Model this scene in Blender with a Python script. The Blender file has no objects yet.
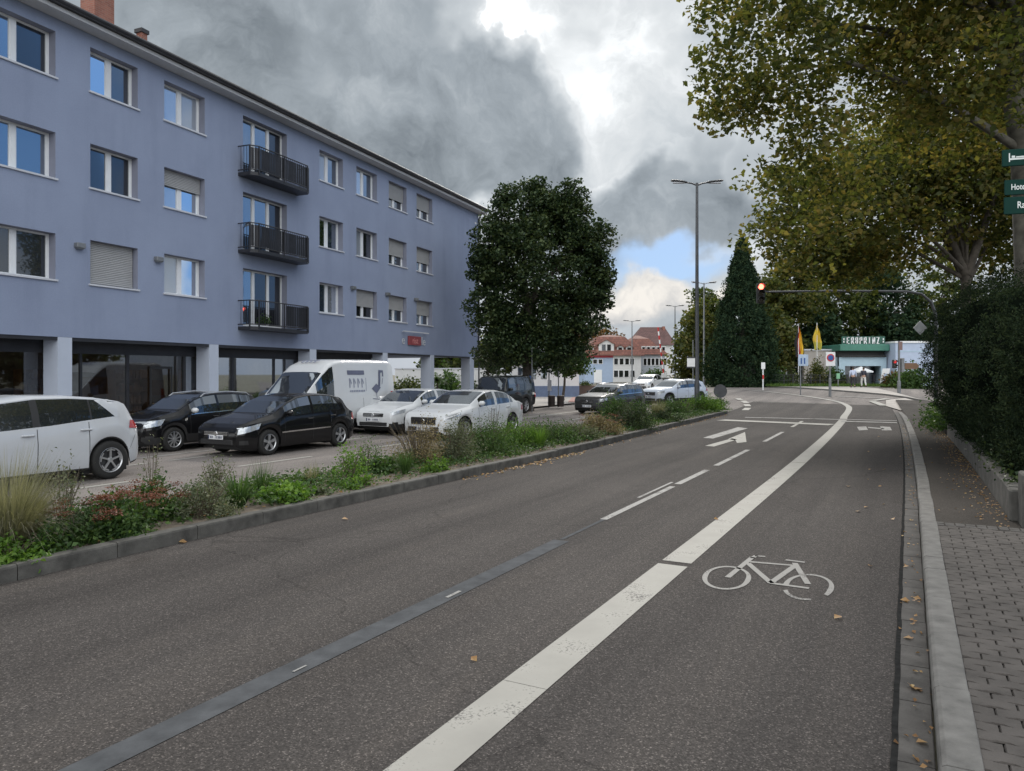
import bpy, bmesh, math, random
import numpy as np
from mathutils import Vector, Matrix
random.seed(7)
RNG = np.random.default_rng(11)
PI = math.pi
SC = bpy.context.scene
COL = SC.collection
F = 740.0; HZ = 374.0; HC = 1.95            # focal length in pixels, horizon row, eye height

# ------------------------------------------------------------------ terrain and projections used to survey the place
def sst(t):
    t = max(0.0, min(1.0, t)); return t*t*(3-2*t)
def g(x, y):
    return 0.75*sst((y-36)/27.0)*sst((x-6)/10.0)
def gp(px, py, dz=0.0):
    y = 30.0
    for _ in range(60):
        z = g((px-512)*y/F, y)+dz
        yn = (HC-z)*F/(py-HZ)
        y = 0.5*y+0.5*yn
    x = (px-512)*y/F
    return (x, y, g(x, y)+dz)
def at(px, y):
    return (px-512)*y/F
def zat(py, y):
    return HC+(HZ-py)*y/F
A0 = math.radians(28.2); SU, CU = math.sin(A0), math.cos(A0)
def coff(u):
    return -0.00065*max(0.0, u-12)**2
def uv(u, v, curve=True):
    if curve: v = v+coff(min(u, 52))
    return (u*SU+v*CU, u*CU-v*SU)

# ------------------------------------------------------------------ object helpers
def tag(o, label=None, cat=None, group=None, kind=None):
    if label: o['label'] = label
    if cat: o['category'] = cat
    if group: o['group'] = group
    if kind: o['kind'] = kind
    return o
def thing(name, label, cat, loc=(0,0,0), rz=0, group=None):
    o = bpy.data.objects.new(name, None); COL.objects.link(o)
    o.location = loc; o.rotation_euler = (0,0,rz); o.empty_display_size = .2
    return tag(o, label, cat, group)
def copy_tree(o, parent=None):
    c = o.copy(); COL.objects.link(c); c.parent = parent
    for ch in list(o.children): copy_tree(ch, c)
    return c
def link_mesh(name, me, mats, parent=None):
    o = bpy.data.objects.new(name, me); COL.objects.link(o)
    for m in (mats if isinstance(mats, (list, tuple)) else [mats]): me.materials.append(m)
    if parent: o.parent = parent
    return o

class MB:
    def __init__(s): s.v = []; s.f = []; s.m = []; s.mi = 0
    def add(s, vs, fs):
        b = len(s.v); s.v += [tuple(p) for p in vs]
        for f in fs: s.f.append([i+b for i in f]); s.m.append(s.mi)
    def box(s, x0, y0, z0, x1, y1, z1, rz=0, piv=None, bev=0):
        vs = [(x,y,z) for z in (z0,z1) for y in (y0,y1) for x in (x0,x1)]
        if bev:
            b = bev
            prof = [(x0+b,y0),(x1-b,y0),(x1,y0+b),(x1,y1-b),(x1-b,y1),(x0+b,y1),(x0,y1-b),(x0,y0+b)]
            cx, cy = (x0+x1)/2, (y0+y1)/2
            def ins(p): return (cx+(p[0]-cx)*(1-2*b/max(1e-6,x1-x0)), cy+(p[1]-cy)*(1-2*b/max(1e-6,y1-y0)))
            rings = [[(*ins(p), z0) for p in prof], [(*p, z0+b) for p in prof], [(*p, z1-b) for p in prof], [(*ins(p), z1) for p in prof]]
            vs = sum(rings, []); n = 8
            fs = [[k*n+i, k*n+(i+1)%n, (k+1)*n+(i+1)%n, (k+1)*n+i] for k in range(3) for i in range(n)]
            fs += [list(range(n))[::-1], [3*n+i for i in range(n)]]
        else:
            fs = [(0,2,3,1),(4,5,7,6),(0,1,5,4),(2,6,7,3),(0,4,6,2),(1,3,7,5)]
        if rz:
            px, py = piv if piv else ((x0+x1)/2, (y0+y1)/2)
            c, sn = math.cos(rz), math.sin(rz)
            vs = [(px+(x-px)*c-(y-py)*sn, py+(x-px)*sn+(y-py)*c, z) for x,y,z in vs]
        s.add(vs, fs)
    def obox(s, c, ax, ay, az):           # oriented box: centre and three half-axis vectors
        c, ax, ay, az = map(Vector, (c, ax, ay, az))
        vs = [c+ax*i+ay*j+az*k for k in (-1,1) for j in (-1,1) for i in (-1,1)]
        s.add(vs, [(0,2,3,1),(4,5,7,6),(0,1,5,4),(2,6,7,3),(0,4,6,2),(1,3,7,5)])
    def quad(s, a, b, c, d): s.add([a,b,c,d], [(0,1,2,3)])
    def tube(s, pts, r, n=8, cap=True):
        pts = [Vector(p) for p in pts]; k = len(pts)
        rs = r if isinstance(r, (list, tuple)) else [r]*k
        up = Vector((0,0,1)) if abs((pts[-1]-pts[0]).normalized().z) < .9 else Vector((1,0,0))
        vs = []
        for i, p in enumerate(pts):
            t = (pts[min(i+1,k-1)]-pts[max(i-1,0)]).normalized()
            a = t.cross(up).normalized(); b = a.cross(t)
            for j in range(n):
                th = 2*PI*j/n; vs.append(p+(a*math.cos(th)+b*math.sin(th))*rs[i])
        fs = [[i*n+j, i*n+(j+1)%n, (i+1)*n+(j+1)%n, (i+1)*n+j] for i in range(k-1) for j in range(n)]
        if cap: fs += [list(range(n))[::-1], [(k-1)*n+j for j in range(n)]]
        s.add(vs, fs)
    def lathe(s, prof, n=24, c=(0,0,0), axis='z'):
        vs = []
        for r, h in prof:
            for j in range(n):
                th = 2*PI*j/n; a, b = r*math.cos(th), r*math.sin(th)
                vs.append((c[0]+a, c[1]+b, c[2]+h) if axis == 'z' else (c[0]+a, c[1]+h, c[2]+b))
        k = len(prof)
        fs = [[i*n+j, i*n+(j+1)%n, (i+1)*n+(j+1)%n, (i+1)*n+j] for i in range(k-1) for j in range(n)]
        s.add(vs, fs)
    def prism(s, poly, d0, d1, axis='y'):  # polygon in (x,z) extruded along y, or in (x,y) extruded along z
        n = len(poly)
        if axis == 'y': vs = [(x,d0,z) for x,z in poly]+[(x,d1,z) for x,z in poly]
        elif axis == 'x': vs = [(d0,x,z) for x,z in poly]+[(d1,x,z) for x,z in poly]
        else: vs = [(x,y,d0) for x,y in poly]+[(x,y,d1) for x,y in poly]
        s.add(vs, [list(range(n)), [n+i for i in range(n)][::-1]]+[[i,(i+1)%n,n+(i+1)%n,n+i] for i in range(n)])
    def ball(s, c, r, n=12, sq=(1,1,1)):
        k = n//2+1
        prof = [(r*math.sin(PI*i/(k-1)), -r*math.cos(PI*i/(k-1))) for i in range(k)]
        b = len(s.v); s.lathe(prof, n)
        for i in range(b, len(s.v)):
            p = s.v[i]; s.v[i] = (c[0]+p[0]*sq[0], c[1]+p[1]*sq[1], c[2]+p[2]*sq[2])
    def build(s, name, mats, parent=None, smooth=False, ang=35):
        me = bpy.data.meshes.new(name)
        me.from_pydata(s.v, [], s.f); 
        if any(s.m): me.polygons.foreach_set('material_index', s.m)
        bm = bmesh.new(); bm.from_mesh(me); bmesh.ops.recalc_face_normals(bm, faces=bm.faces); bm.to_mesh(me); bm.free()
        if smooth:
            me.polygons.foreach_set('use_smooth', [True]*len(me.polygons))
            me.set_sharp_from_angle(angle=math.radians(ang))
        return link_mesh(name, me, mats, parent)

def np_mesh(name, V, nper, faces, mat, parent=None, smooth=False):
    """V: (N,nper,3); faces: index lists of one element; all elements become ONE mesh"""
    N = V.shape[0]
    me = bpy.data.meshes.new(name)
    me.vertices.add(N*nper); me.vertices.foreach_set('co', V.reshape(-1).astype(np.float32))
    fl = [len(f) for f in faces]; L = sum(fl); flat = np.array(sum([list(f) for f in faces], []))
    idx = (np.arange(N)[:,None]*nper+flat[None,:]).reshape(-1)
    me.loops.add(N*L); me.loops.foreach_set('vertex_index', idx.astype(np.int32))
    me.polygons.add(N*len(faces))
    starts = np.concatenate([[0], np.cumsum(fl)[:-1]])
    me.polygons.foreach_set('loop_start', (np.arange(N)[:,None]*L+starts[None,:]).reshape(-1).astype(np.int32))
    if smooth: me.polygons.foreach_set('use_smooth', [True]*(N*len(faces)))
    me.update(calc_edges=True); me.validate()
    return link_mesh(name, me, mat, parent)

def leaves(name, P, size, mat, parent=None, up=0.35, aspect=.75, out=None):
    """P (N,3) leaf positions -> folded leaf blades; returns one mesh object"""
    N = len(P)
    d = RNG.normal(size=(N,3)); 
    n = RNG.normal(size=(N,3)); n[:,2] = np.abs(n[:,2])+up
    if out is not None: n += out*0.9; d -= np.array([0,0,.5])
    n /= np.linalg.norm(n, axis=1)[:,None]
    d -= (d*n).sum(1)[:,None]*n; d /= np.linalg.norm(d, axis=1)[:,None]+1e-9
    s = np.cross(n, d)
    sz = (size*RNG.uniform(.65, 1.3, N))[:,None]
    V = np.stack([P-d*sz*.5, P-s*sz*.5*aspect+d*sz*.02+n*sz*.14, P+d*sz*.5-n*sz*.05, P+s*sz*.5*aspect+d*sz*.02+n*sz*.14], axis=1)
    return np_mesh(name, V, 4, [(0,1,2),(0,2,3)], mat, parent)

def blades(name, B, D, length, width, mat, parent=None, droop=.6, seg=4):
    """grass blades: bases B (N,3), outward dirs D (N,3)"""
    N = len(B); D = D/np.linalg.norm(D, axis=1)[:,None]
    side = np.cross(D, np.array([0,0,1.0])); side /= np.linalg.norm(side, axis=1)[:,None]+1e-9
    ln = length*RNG.uniform(.6, 1.15, N)
    dr = droop*RNG.uniform(.5, 1.3, N)
    rows = []
    for k in range(seg+1):
        t = k/seg
        c = B+D*(ln*t)[:,None]; c[:,2] -= dr*ln*t*t*(np.hypot(D[:,0],D[:,1])+.15)
        w = width*(1-t)**.7+.0006
        rows += [c-side*w*.5, c+side*w*.5]
    V = np.stack(rows, axis=1)
    return np_mesh(name, V, 2*(seg+1), [(2*k,2*k+1,2*k+3,2*k+2) for k in range(seg)], mat, parent, smooth=True)

def text_mesh(body, size, depth=.004, bold=0.0, sx=1.0):
    cu = bpy.data.curves.new('txt', 'FONT'); cu.body = body; cu.size = size; cu.extrude = depth; cu.offset = bold
    cu.align_x = 'CENTER'; cu.align_y = 'CENTER'
    o = bpy.data.objects.new('txt', cu); COL.objects.link(o)
    dg = bpy.context.evaluated_depsgraph_get(); me = bpy.data.meshes.new_from_object(o.evaluated_get(dg))
    bpy.data.objects.remove(o); bpy.data.curves.remove(cu)
    me.materials.clear()
    for v in me.vertices: v.co.x *= sx
    return me

# ------------------------------------------------------------------ materials
def new_mat(name):
    m = bpy.data.materials.new(name); m.use_nodes = True
    nt = m.node_tree; return m, nt, nt.nodes['Principled BSDF']
def N(nt, t, **kw):
    n = nt.nodes.new(t)
    for k, v in kw.items():
        if k in n.inputs: n.inputs[k].default_value = v
        else: setattr(n, k, v)
    return n
def ramp(nt, fac, stops):
    r = nt.nodes.new('ShaderNodeValToRGB'); e = r.color_ramp.elements
    while len(e) < len(stops): e.new(.5)
    for el, (p, c) in zip(e, stops): el.position = p; el.color = (*c, 1) if len(c) == 3 else c
    nt.links.new(fac, r.inputs[0]); return r.outputs[0]
def mixc(nt, fac, a, b, mode='MIX'):
    n = nt.nodes.new('ShaderNodeMix'); n.data_type = 'RGBA'; n.blend_type = mode
    for i, x in ((0, fac), (6, a), (7, b)):
        if isinstance(x, (int, float)): n.inputs[i].default_value = x
        elif isinstance(x, tuple): n.inputs[i].default_value = (*x, 1)
        else: nt.links.new(x, n.inputs[i])
    return n.outputs[2]
def plain(name, c, rough=.6, metal=0, var=.12, scale=3.0, bump=0.0, bscale=60, spec=.5, coat=0, coords='Object'):
    m, nt, b = new_mat(name); L = nt.links.new
    tc = N(nt, 'ShaderNodeTexCoord')
    n1 = N(nt, 'ShaderNodeTexNoise', Scale=scale, Detail=6.0, Roughness=.6); L(tc.outputs[coords], n1.inputs['Vector'])
    lo = tuple(x*(1-var) for x in c); hi = tuple(min(1, x*(1+var)) for x in c)
    L(ramp(nt, n1.outputs['Fac'], [(.3, lo), (.7, hi)]), b.inputs['Base Color'])
    b.inputs['Roughness'].default_value = rough; b.inputs['Metallic'].default_value = metal
    b.inputs['Specular IOR Level'].default_value = spec; b.inputs['Coat Weight'].default_value = coat; b.inputs['Coat Roughness'].default_value = .03
    if bump:
        n2 = N(nt, 'ShaderNodeTexNoise', Scale=bscale, Detail=4.0); L(tc.outputs[coords], n2.inputs['Vector'])
        bp = N(nt, 'ShaderNodeBump', Strength=bump, Distance=.01); L(n2.outputs['Fac'], bp.inputs['Height']); L(bp.outputs[0], b.inputs['Normal'])
    return m
def leaf_mat(name, cols, trans=.35, rough=.55, clump=.6, cscale=1.2, spec=.3):
    m, nt, b = new_mat(name); L = nt.links.new
    ge = N(nt, 'ShaderNodeNewGeometry'); tc = N(nt, 'ShaderNodeTexCoord')
    nz = N(nt, 'ShaderNodeTexNoise', Scale=cscale, Detail=2.0); L(tc.outputs['Object'], nz.inputs['Vector'])
    ad = N(nt, 'ShaderNodeMath', operation='MULTIPLY_ADD'); L(nz.outputs['Fac'], ad.inputs[0]); ad.inputs[1].default_value = clump*2
    sb = N(nt, 'ShaderNodeMath', operation='SUBTRACT'); L(ge.outputs['Random Per Island'], sb.inputs[0]); sb.inputs[1].default_value = clump
    L(sb.outputs[0], ad.inputs[2])
    k = len(cols)
    c = ramp(nt, ad.outputs[0], [(i/(k-1), cc) for i, cc in enumerate(cols)])
    L(c, b.inputs['Base Color']); b.inputs['Roughness'].default_value = rough; b.inputs['Specular IOR Level'].default_value = spec
    tr = N(nt, 'ShaderNodeBsdfTranslucent'); br = N(nt, 'ShaderNodeVectorMath', operation='MULTIPLY'); br.inputs[1].default_value = (1.5,1.5,.7)
    L(c, br.inputs[0]); L(br.outputs[0], tr.inputs['Color'])
    mx = N(nt, 'ShaderNodeMixShader'); mx.inputs[0].default_value = trans
    L(b.outputs[0], mx.inputs[1]); L(tr.outputs[0], mx.inputs[2]); L(mx.outputs[0], nt.nodes['Material Output'].inputs['Surface'])
    return m
def asphalt(name, c, stone=.5, warm=(1,1,1), patch=.15):
    m, nt, b = new_mat(name); L = nt.links.new
    tc = N(nt, 'ShaderNodeTexCoord')
    def noise(sc, d=4.0, r=.6):
        n = N(nt, 'ShaderNodeTexNoise', Scale=sc, Detail=d, Roughness=r); L(tc.outputs['Object'], n.inputs['Vector']); return n.outputs['Fac']
    big = ramp(nt, noise(.22, 6), [(.3, tuple(x*(1-patch) for x in c)), (.7, tuple(x*(1+patch) for x in c))])
    vo = N(nt, 'ShaderNodeTexVoronoi', Scale=120.0); L(tc.outputs['Object'], vo.inputs['Vector'])
    sep = N(nt, 'ShaderNodeSeparateColor'); L(vo.outputs['Color'], sep.inputs[0])
    st = ramp(nt, sep.outputs[0], [(0, (.45,.44,.43)), (.5, (.85,.84,.83)), (.82, (1.1,1.08,1.05)), (.93, (1.8,1.75,1.7)), (1, (3.2,3.1,3.0))])
    col = mixc(nt, stone, big, st, 'MULTIPLY')
    fine = ramp(nt, noise(40, 5), [(.35, (.72,.72,.72)), (.7, (1.2,1.2,1.2))])
    col = mixc(nt, .8, col, fine, 'MULTIPLY')
    dv = N(nt, 'ShaderNodeVectorMath', operation='DOT_PRODUCT'); L(tc.outputs['Object'], dv.inputs[0]); dv.inputs[1].default_value = (CU, -SU, 0)
    du = N(nt, 'ShaderNodeVectorMath', operation='DOT_PRODUCT'); L(tc.outputs['Object'], du.inputs[0]); du.inputs[1].default_value = (SU, CU, 0)
    cb = N(nt, 'ShaderNodeCombineXYZ'); L(dv.outputs['Value'], cb.inputs[0]); L(du.outputs['Value'], cb.inputs[1])
    sc_ = N(nt, 'ShaderNodeVectorMath', operation='MULTIPLY'); L(cb.outputs[0], sc_.inputs[0]); sc_.inputs[1].default_value = (1.9, .09, 0)
    n3 = N(nt, 'ShaderNodeTexNoise', Scale=1.0, Detail=5.0, Roughness=.65); L(sc_.outputs[0], n3.inputs['Vector'])
    col = mixc(nt, .9, col, ramp(nt, n3.outputs['Fac'], [(.3, (.74,.74,.75)), (.5, (1,1,1)), (.7, (1.2,1.18,1.15))]), 'MULTIPLY')
    ws_ = N(nt, 'ShaderNodeMath', operation='SINE'); wm = N(nt, 'ShaderNodeMath', operation='MULTIPLY'); L(dv.outputs['Value'], wm.inputs[0]); wm.inputs[1].default_value = 2*PI/1.55; L(wm.outputs[0], ws_.inputs[0])
    wr = N(nt, 'ShaderNodeMapRange'); L(ws_.outputs[0], wr.inputs[0]); wr.inputs[1].default_value = -1
    col = mixc(nt, .6, col, ramp(nt, wr.outputs[0], [(0, (.86,.86,.86)), (1, (1.1,1.1,1.09))]), 'MULTIPLY')
    spot = ramp(nt, noise(1.1, 3, .5), [(.66, (1,1,1)), (.74, (.72,.71,.70))])
    col = mixc(nt, .7, col, spot, 'MULTIPLY')
    # hairline cracks
    wv = N(nt, 'ShaderNodeTexNoise', Scale=1.3, Detail=6.0); L(tc.outputs['Object'], wv.inputs['Vector'])
    av = N(nt, 'ShaderNodeVectorMath', operation='MULTIPLY_ADD'); L(wv.outputs['Color'], av.inputs[0]); av.inputs[1].default_value = (1.1,1.1,0); L(tc.outputs['Object'], av.inputs[2])
    ve = N(nt, 'ShaderNodeTexVoronoi', Scale=.17, feature='DISTANCE_TO_EDGE'); L(av.outputs[0], ve.inputs['Vector'])
    cr = ramp(nt, ve.outputs['Distance'], [(0, (.5,.5,.5)), (.0016, (.62,.62,.62)), (.0032, (1,1,1))])
    col = mixc(nt, .55, col, cr, 'MULTIPLY')
    L(col, b.inputs['Base Color']); b.inputs['Roughness'].default_value = .9; b.inputs['Specular IOR Level'].default_value = .14
    bp = N(nt, 'ShaderNodeBump', Strength=.45, Distance=.006); L(vo.outputs['Distance'], bp.inputs['Height']); L(bp.outputs[0], b.inputs['Normal'])
    return m
def paint_mark(name, c, wear=.35):
    """road paint with worn, chipped patches showing asphalt"""
    m, nt, b = new_mat(name); L = nt.links.new
    tc = N(nt, 'ShaderNodeTexCoord')
    n1 = N(nt, 'ShaderNodeTexNoise', Scale=55.0, Detail=6.0, Roughness=.7); L(tc.outputs['Object'], n1.inputs['Vector'])
    n2 = N(nt, 'ShaderNodeTexNoise', Scale=2.2, Detail=5.0); L(tc.outputs['Object'], n2.inputs['Vector'])
    s = N(nt, 'ShaderNodeMath', operation='MULTIPLY_ADD'); L(n2.outputs['Fac'], s.inputs[0]); s.inputs[1].default_value = .9; L(n1.outputs['Fac'], s.inputs[2])
    base = ramp(nt, n2.outputs['Fac'], [(.3, tuple(x*.8 for x in c)), (.7, c)])
    mr = N(nt, 'ShaderNodeMapRange'); L(s.outputs[0], mr.inputs[0]); mr.inputs[1].default_value = .5; mr.inputs[2].default_value = 1.5
    w = ramp(nt, mr.outputs[0], [(max(0,wear*.6-.06), (1,1,1)), (min(1,wear*.6+.08), (0,0,0))])
    col = mixc(nt, w, (.07,.066,.064), base)
    L(col, b.inputs['Base Color']); b.inputs['Roughness'].default_value = .75
    bp = N(nt, 'ShaderNodeBump', Strength=.3, Distance=.004); L(n1.outputs['Fac'], bp.inputs['Height']); L(bp.outputs[0], b.inputs['Normal'])
    return m
def glass_mat(name, tint, refl=.45, rough=.02):
    m, nt, b = new_mat(name); L = nt.links.new
    b.inputs['Base Color'].default_value = (*tint, 1); b.inputs['Roughness'].default_value = .2
    gl = N(nt, 'ShaderNodeBsdfGlossy', Roughness=rough); gl.inputs['Color'].default_value = (.9,.95,1,1)
    tc = N(nt, 'ShaderNodeTexCoord'); nz = N(nt, 'ShaderNodeTexNoise', Scale=1.1, Detail=1.0); L(tc.outputs['Object'], nz.inputs['Vector'])
    bp = N(nt, 'ShaderNodeBump', Strength=.06, Distance=.05); L(nz.outputs['Fac'], bp.inputs['Height']); L(bp.outputs[0], gl.inputs['Normal'])
    lw = N(nt, 'ShaderNodeLayerWeight', Blend=.35)
    mp = N(nt, 'ShaderNodeMapRange'); L(lw.outputs['Fresnel'], mp.inputs[0]); mp.inputs[3].default_value = refl*.6; mp.inputs[4].default_value = min(1, refl*1.5)
    mx = N(nt, 'ShaderNodeMixShader'); L(mp.outputs[0], mx.inputs[0]); L(b.outputs[0], mx.inputs[1]); L(gl.outputs[0], mx.inputs[2])
    L(mx.outputs[0], nt.nodes['Material Output'].inputs['Surface'])
    return m
def emit(name, c, s):
    m, nt, b = new_mat(name); b.inputs['Base Color'].default_value = (*c,1)
    b.inputs['Emission Color'].default_value = (*c,1); b.inputs['Emission Strength'].default_value = s; return m
def brick_mat(name, c1, c2, mortar, scale, bw=.5, rh=.25, rough=.85, msize=.02, bump=.4, rot=None, vert=False):
    m, nt, b = new_mat(name); L = nt.links.new
    tc = N(nt, 'ShaderNodeTexCoord'); mp = N(nt, 'ShaderNodeMapping'); L(tc.outputs['Object'], mp.inputs['Vector'])
    if vert:
        sx = N(nt, 'ShaderNodeSeparateXYZ'); L(tc.outputs['Object'], sx.inputs[0]); ad = N(nt, 'ShaderNodeMath', operation='ADD'); L(sx.outputs[0], ad.inputs[0]); L(sx.outputs[1], ad.inputs[1])
        cb = N(nt, 'ShaderNodeCombineXYZ'); L(ad.outputs[0], cb.inputs[0]); L(sx.outputs[2], cb.inputs[1]); L(cb.outputs[0], mp.inputs['Vector'])
    bt = N(nt, 'ShaderNodeTexBrick', Scale=scale); L(mp.outputs[0], bt.inputs['Vector'])
    bt.inputs['Color1'].default_value = (*c1,1); bt.inputs['Color2'].default_value = (*c2,1); bt.inputs['Mortar'].default_value = (*mortar,1)
    bt.inputs['Mortar Size'].default_value = msize; bt.inputs['Brick Width'].default_value = bw; bt.inputs['Row Height'].default_value = rh
    nz = N(nt, 'ShaderNodeTexNoise', Scale=1.5, Detail=6.0); L(tc.outputs['Object'], nz.inputs['Vector'])
    col = mixc(nt, .5, bt.outputs['Color'], ramp(nt, nz.outputs['Fac'], [(.3,(.7,.7,.7)),(.7,(1.2,1.2,1.2))]), 'MULTIPLY')
    L(col, b.inputs['Base Color']); b.inputs['Roughness'].default_value = rough
    bp = N(nt, 'ShaderNodeBump', Strength=bump, Distance=.02, invert=True); L(bt.outputs['Fac'], bp.inputs['Height']); L(bp.outputs[0], b.inputs['Normal'])
    return m

M = {}
M['asphalt'] = asphalt('asphalt', (.073,.067,.0645), .7)
M['asphalt_sunlit'] = asphalt('asphalt_opposite_sunlit', (.205,.187,.178), .4)  # paler asphalt; sunlight on the far road is put into its colour
M['asphalt_walk'] = asphalt('asphalt_walk', (.058,.052,.047), .4, patch=.3)
M['paint'] = paint_mark('road_paint', (.345,.335,.305), 1.04)
M['paint_worn'] = paint_mark('road_paint_worn', (.30,.295,.285), .88)
M['paint_sym'] = paint_mark('road_paint_symbol', (.27,.263,.25), .96)
M['tar'] = plain('tar_strip', (.080,.084,.090), .95, var=.25, spec=.12, scale=5, bump=.25, bscale=80)
M['tar_seal'] = plain('tar_seal', (.022,.022,.022), .95, spec=.05, var=.4, scale=20)
M['kerb'] = plain('kerb_concrete', (.150,.145,.137), .85, var=.3, scale=7, bump=.35, bscale=110)
M['kerb_dark'] = plain('kerb_weathered', (.085,.082,.075), .9, var=.5, scale=4, bump=.4, bscale=60)
M['gutter'] = plain('gutter_concrete', (.075,.070,.066), .9, var=.35, scale=5, bump=.4, bscale=70)
M['paver'] = plain('paver_concrete', (.082,.073,.067), .9, var=.3, scale=3.5, bump=.4, bscale=90)
M['joint'] = plain('joint_soil', (.035,.032,.028), .95, var=.4, scale=30)
M['walk_pale'] = plain('pale_paving', (.40,.37,.34), .9, var=.15, scale=1.0, bump=.2)
M['walk_red'] = plain('red_paving', (.40,.22,.19), .9, var=.15, scale=1.0, bump=.2)
M['ground'] = plain('ground_earth', (.16,.15,.11), .95, var=.3, scale=.6, bump=.3)
M['soil'] = plain('bed_soil', (.13,.105,.08), .95, var=.45, scale=9, bump=.6, bscale=40)
def stucco_mat(name, c):
    m, nt, b = new_mat(name); L = nt.links.new; tc = N(nt, 'ShaderNodeTexCoord')
    def nz(scale3, det, sc=1.0):
        v = N(nt, 'ShaderNodeVectorMath', operation='MULTIPLY'); L(tc.outputs['Object'], v.inputs[0]); v.inputs[1].default_value = scale3
        n = N(nt, 'ShaderNodeTexNoise', Scale=sc, Detail=det, Roughness=.62); L(v.outputs[0], n.inputs['Vector']); return n.outputs['Fac']
    col = mixc(nt, 1.0, c, ramp(nt, nz((.35,.35,.35), 6), [(.3,(.90,.90,.91)),(.7,(1.07,1.07,1.06))]), 'MULTIPLY')
    col = mixc(nt, .55, col, ramp(nt, nz((1.1,1.1,.16), 7), [(.32,(.86,.86,.87)),(.48,(1,1,1)),(.7,(1.03,1.03,1.03))]), 'MULTIPLY')
    col = mixc(nt, .5, col, ramp(nt, nz((30,30,30), 4), [(.3,(.88,.88,.88)),(.7,(1.1,1.1,1.1))]), 'MULTIPLY')
    L(col, b.inputs['Base Color']); b.inputs['Roughness'].default_value = .92; b.inputs['Specular IOR Level'].default_value = .2
    bp = N(nt, 'ShaderNodeBump', Strength=.35, Distance=.01); L(nz((70,70,70), 3), bp.inputs['Height']); L(bp.outputs[0], b.inputs['Normal']); return m
def shop_glass(name):
    m, nt, b = new_mat(name); L = nt.links.new
    tr = N(nt, 'ShaderNodeBsdfTransparent'); tr.inputs['Color'].default_value = (.50,.50,.50,1); gl = N(nt, 'ShaderNodeBsdfGlossy', Roughness=.02); gl.inputs['Color'].default_value = (.8,.85,.9,1)
    lw = N(nt, 'ShaderNodeLayerWeight', Blend=.35); mp = N(nt, 'ShaderNodeMapRange'); L(lw.outputs['Fresnel'], mp.inputs[0]); mp.inputs[3].default_value = .10; mp.inputs[4].default_value = .5
    mx = N(nt, 'ShaderNodeMixShader'); L(mp.outputs[0], mx.inputs[0]); L(tr.outputs[0], mx.inputs[1]); L(gl.outputs[0], mx.inputs[2]); L(mx.outputs[0], nt.nodes['Material Output'].inputs['Surface']); return m
M['stucco'] = stucco_mat('lavender_stucco', (.26,.305,.425))
M['stucco_pale'] = plain('column_stucco', (.46,.51,.61), .9, var=.06, scale=.8, bump=.1)
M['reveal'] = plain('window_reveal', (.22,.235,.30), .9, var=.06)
M['upvc'] = plain('white_frame', (.72,.74,.77), .4, var=.04)
M['sill'] = plain('metal_sill', (.55,.57,.62), .45, var=.08)
M['shutter'] = plain('shutter_grey', (.36,.365,.375), .6, var=.05)
M['soffit'] = plain('soffit_white', (.45,.46,.48), .8, var=.06)
M['roofdark'] = plain('roof_dark', (.045,.045,.05), .7, var=.2)
M['dark_metal'] = plain('dark_grey_metal', (.035,.036,.042), .45, metal=.3, var=.2)
M['grey_metal'] = plain('galvanised_metal', (.22,.23,.24), .5, metal=.5, var=.2)
M['pole_dark'] = plain('pole_paint', (.075,.078,.085), .5, metal=.2, var=.2)
M['black'] = plain('black_plastic', (.018,.018,.019), .55, var=.2)
M['tyre'] = plain('tyre_rubber', (.016,.016,.016), .85, var=.2, bump=.2)
M['alloy'] = plain('alloy', (.52,.53,.55), .3, metal=.75, var=.05)
M['alloy_dark'] = plain('alloy_dark', (.06,.06,.065), .35, metal=.5, var=.05)
M['chrome'] = plain('chrome', (.75,.75,.76), .12, metal=1, var=.02)
M['white'] = plain('white_enamel', (.78,.79,.8), .5, var=.04)
M['glass_blue'] = glass_mat('pane_coated', (.03,.045,.07), .62)
M['glass_dark'] = glass_mat('pane_dark', (.012,.013,.016), .16)
M['glass_curtain'] = glass_mat('pane_curtain', (.30,.33,.38), .35)
M['glass_shop'] = shop_glass('shop_glass')
M['carglass'] = glass_mat('car_glass', (.010,.012,.013), .15, .015)
M['red_lens'] = plain('red_lens', (.38,.012,.012), .15, var=.1, coat=1)
M['lamp_lens'] = plain('headlamp_lens', (.50,.53,.56), .12, metal=.4, var=.25, scale=20, coat=1)
M['plate'] = plain('number_plate', (.62,.63,.65), .5, var=.05)
M['brick'] = brick_mat('chimney_brick', (.32,.13,.09), (.24,.09,.065), (.26,.22,.19), 4.0, .9, .3, vert=True)
M['bark'] = plain('plane_bark', (.10,.094,.078), .9, var=.55, scale=4, bump=.5, bscale=18)
M['bark_dark'] = plain('dark_bark', (.07,.06,.05), .95, var=.4, scale=6, bump=.6, bscale=25)
M['leaf_plane'] = leaf_mat('plane_leaves', [(.040,.053,.021), (.067,.083,.029), (.102,.113,.039), (.148,.144,.048), (.20,.158,.058)], .60, cscale=.5)
M['leaf_linden'] = leaf_mat('linden_leaves', [(.013,.028,.013), (.024,.045,.018), (.042,.068,.024), (.075,.10,.034)], .18, cscale=.8)
M['leaf_dark'] = leaf_mat('conifer_needles', [(.012,.026,.016), (.02,.04,.022), (.03,.055,.03), (.05,.075,.035)], .15, .8, cscale=1.5, spec=.08)
M['leaf_yew'] = leaf_mat('yew_needles', [(.010,.018,.012), (.017,.029,.016), (.026,.042,.021), (.045,.062,.028)], .12, .8, cscale=2.0, spec=.08)
M['leaf_mid'] = leaf_mat('broad_leaves', [(.02,.036,.012), (.04,.062,.018), (.07,.095,.025), (.12,.13,.035)], .35, cscale=.35)
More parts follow.
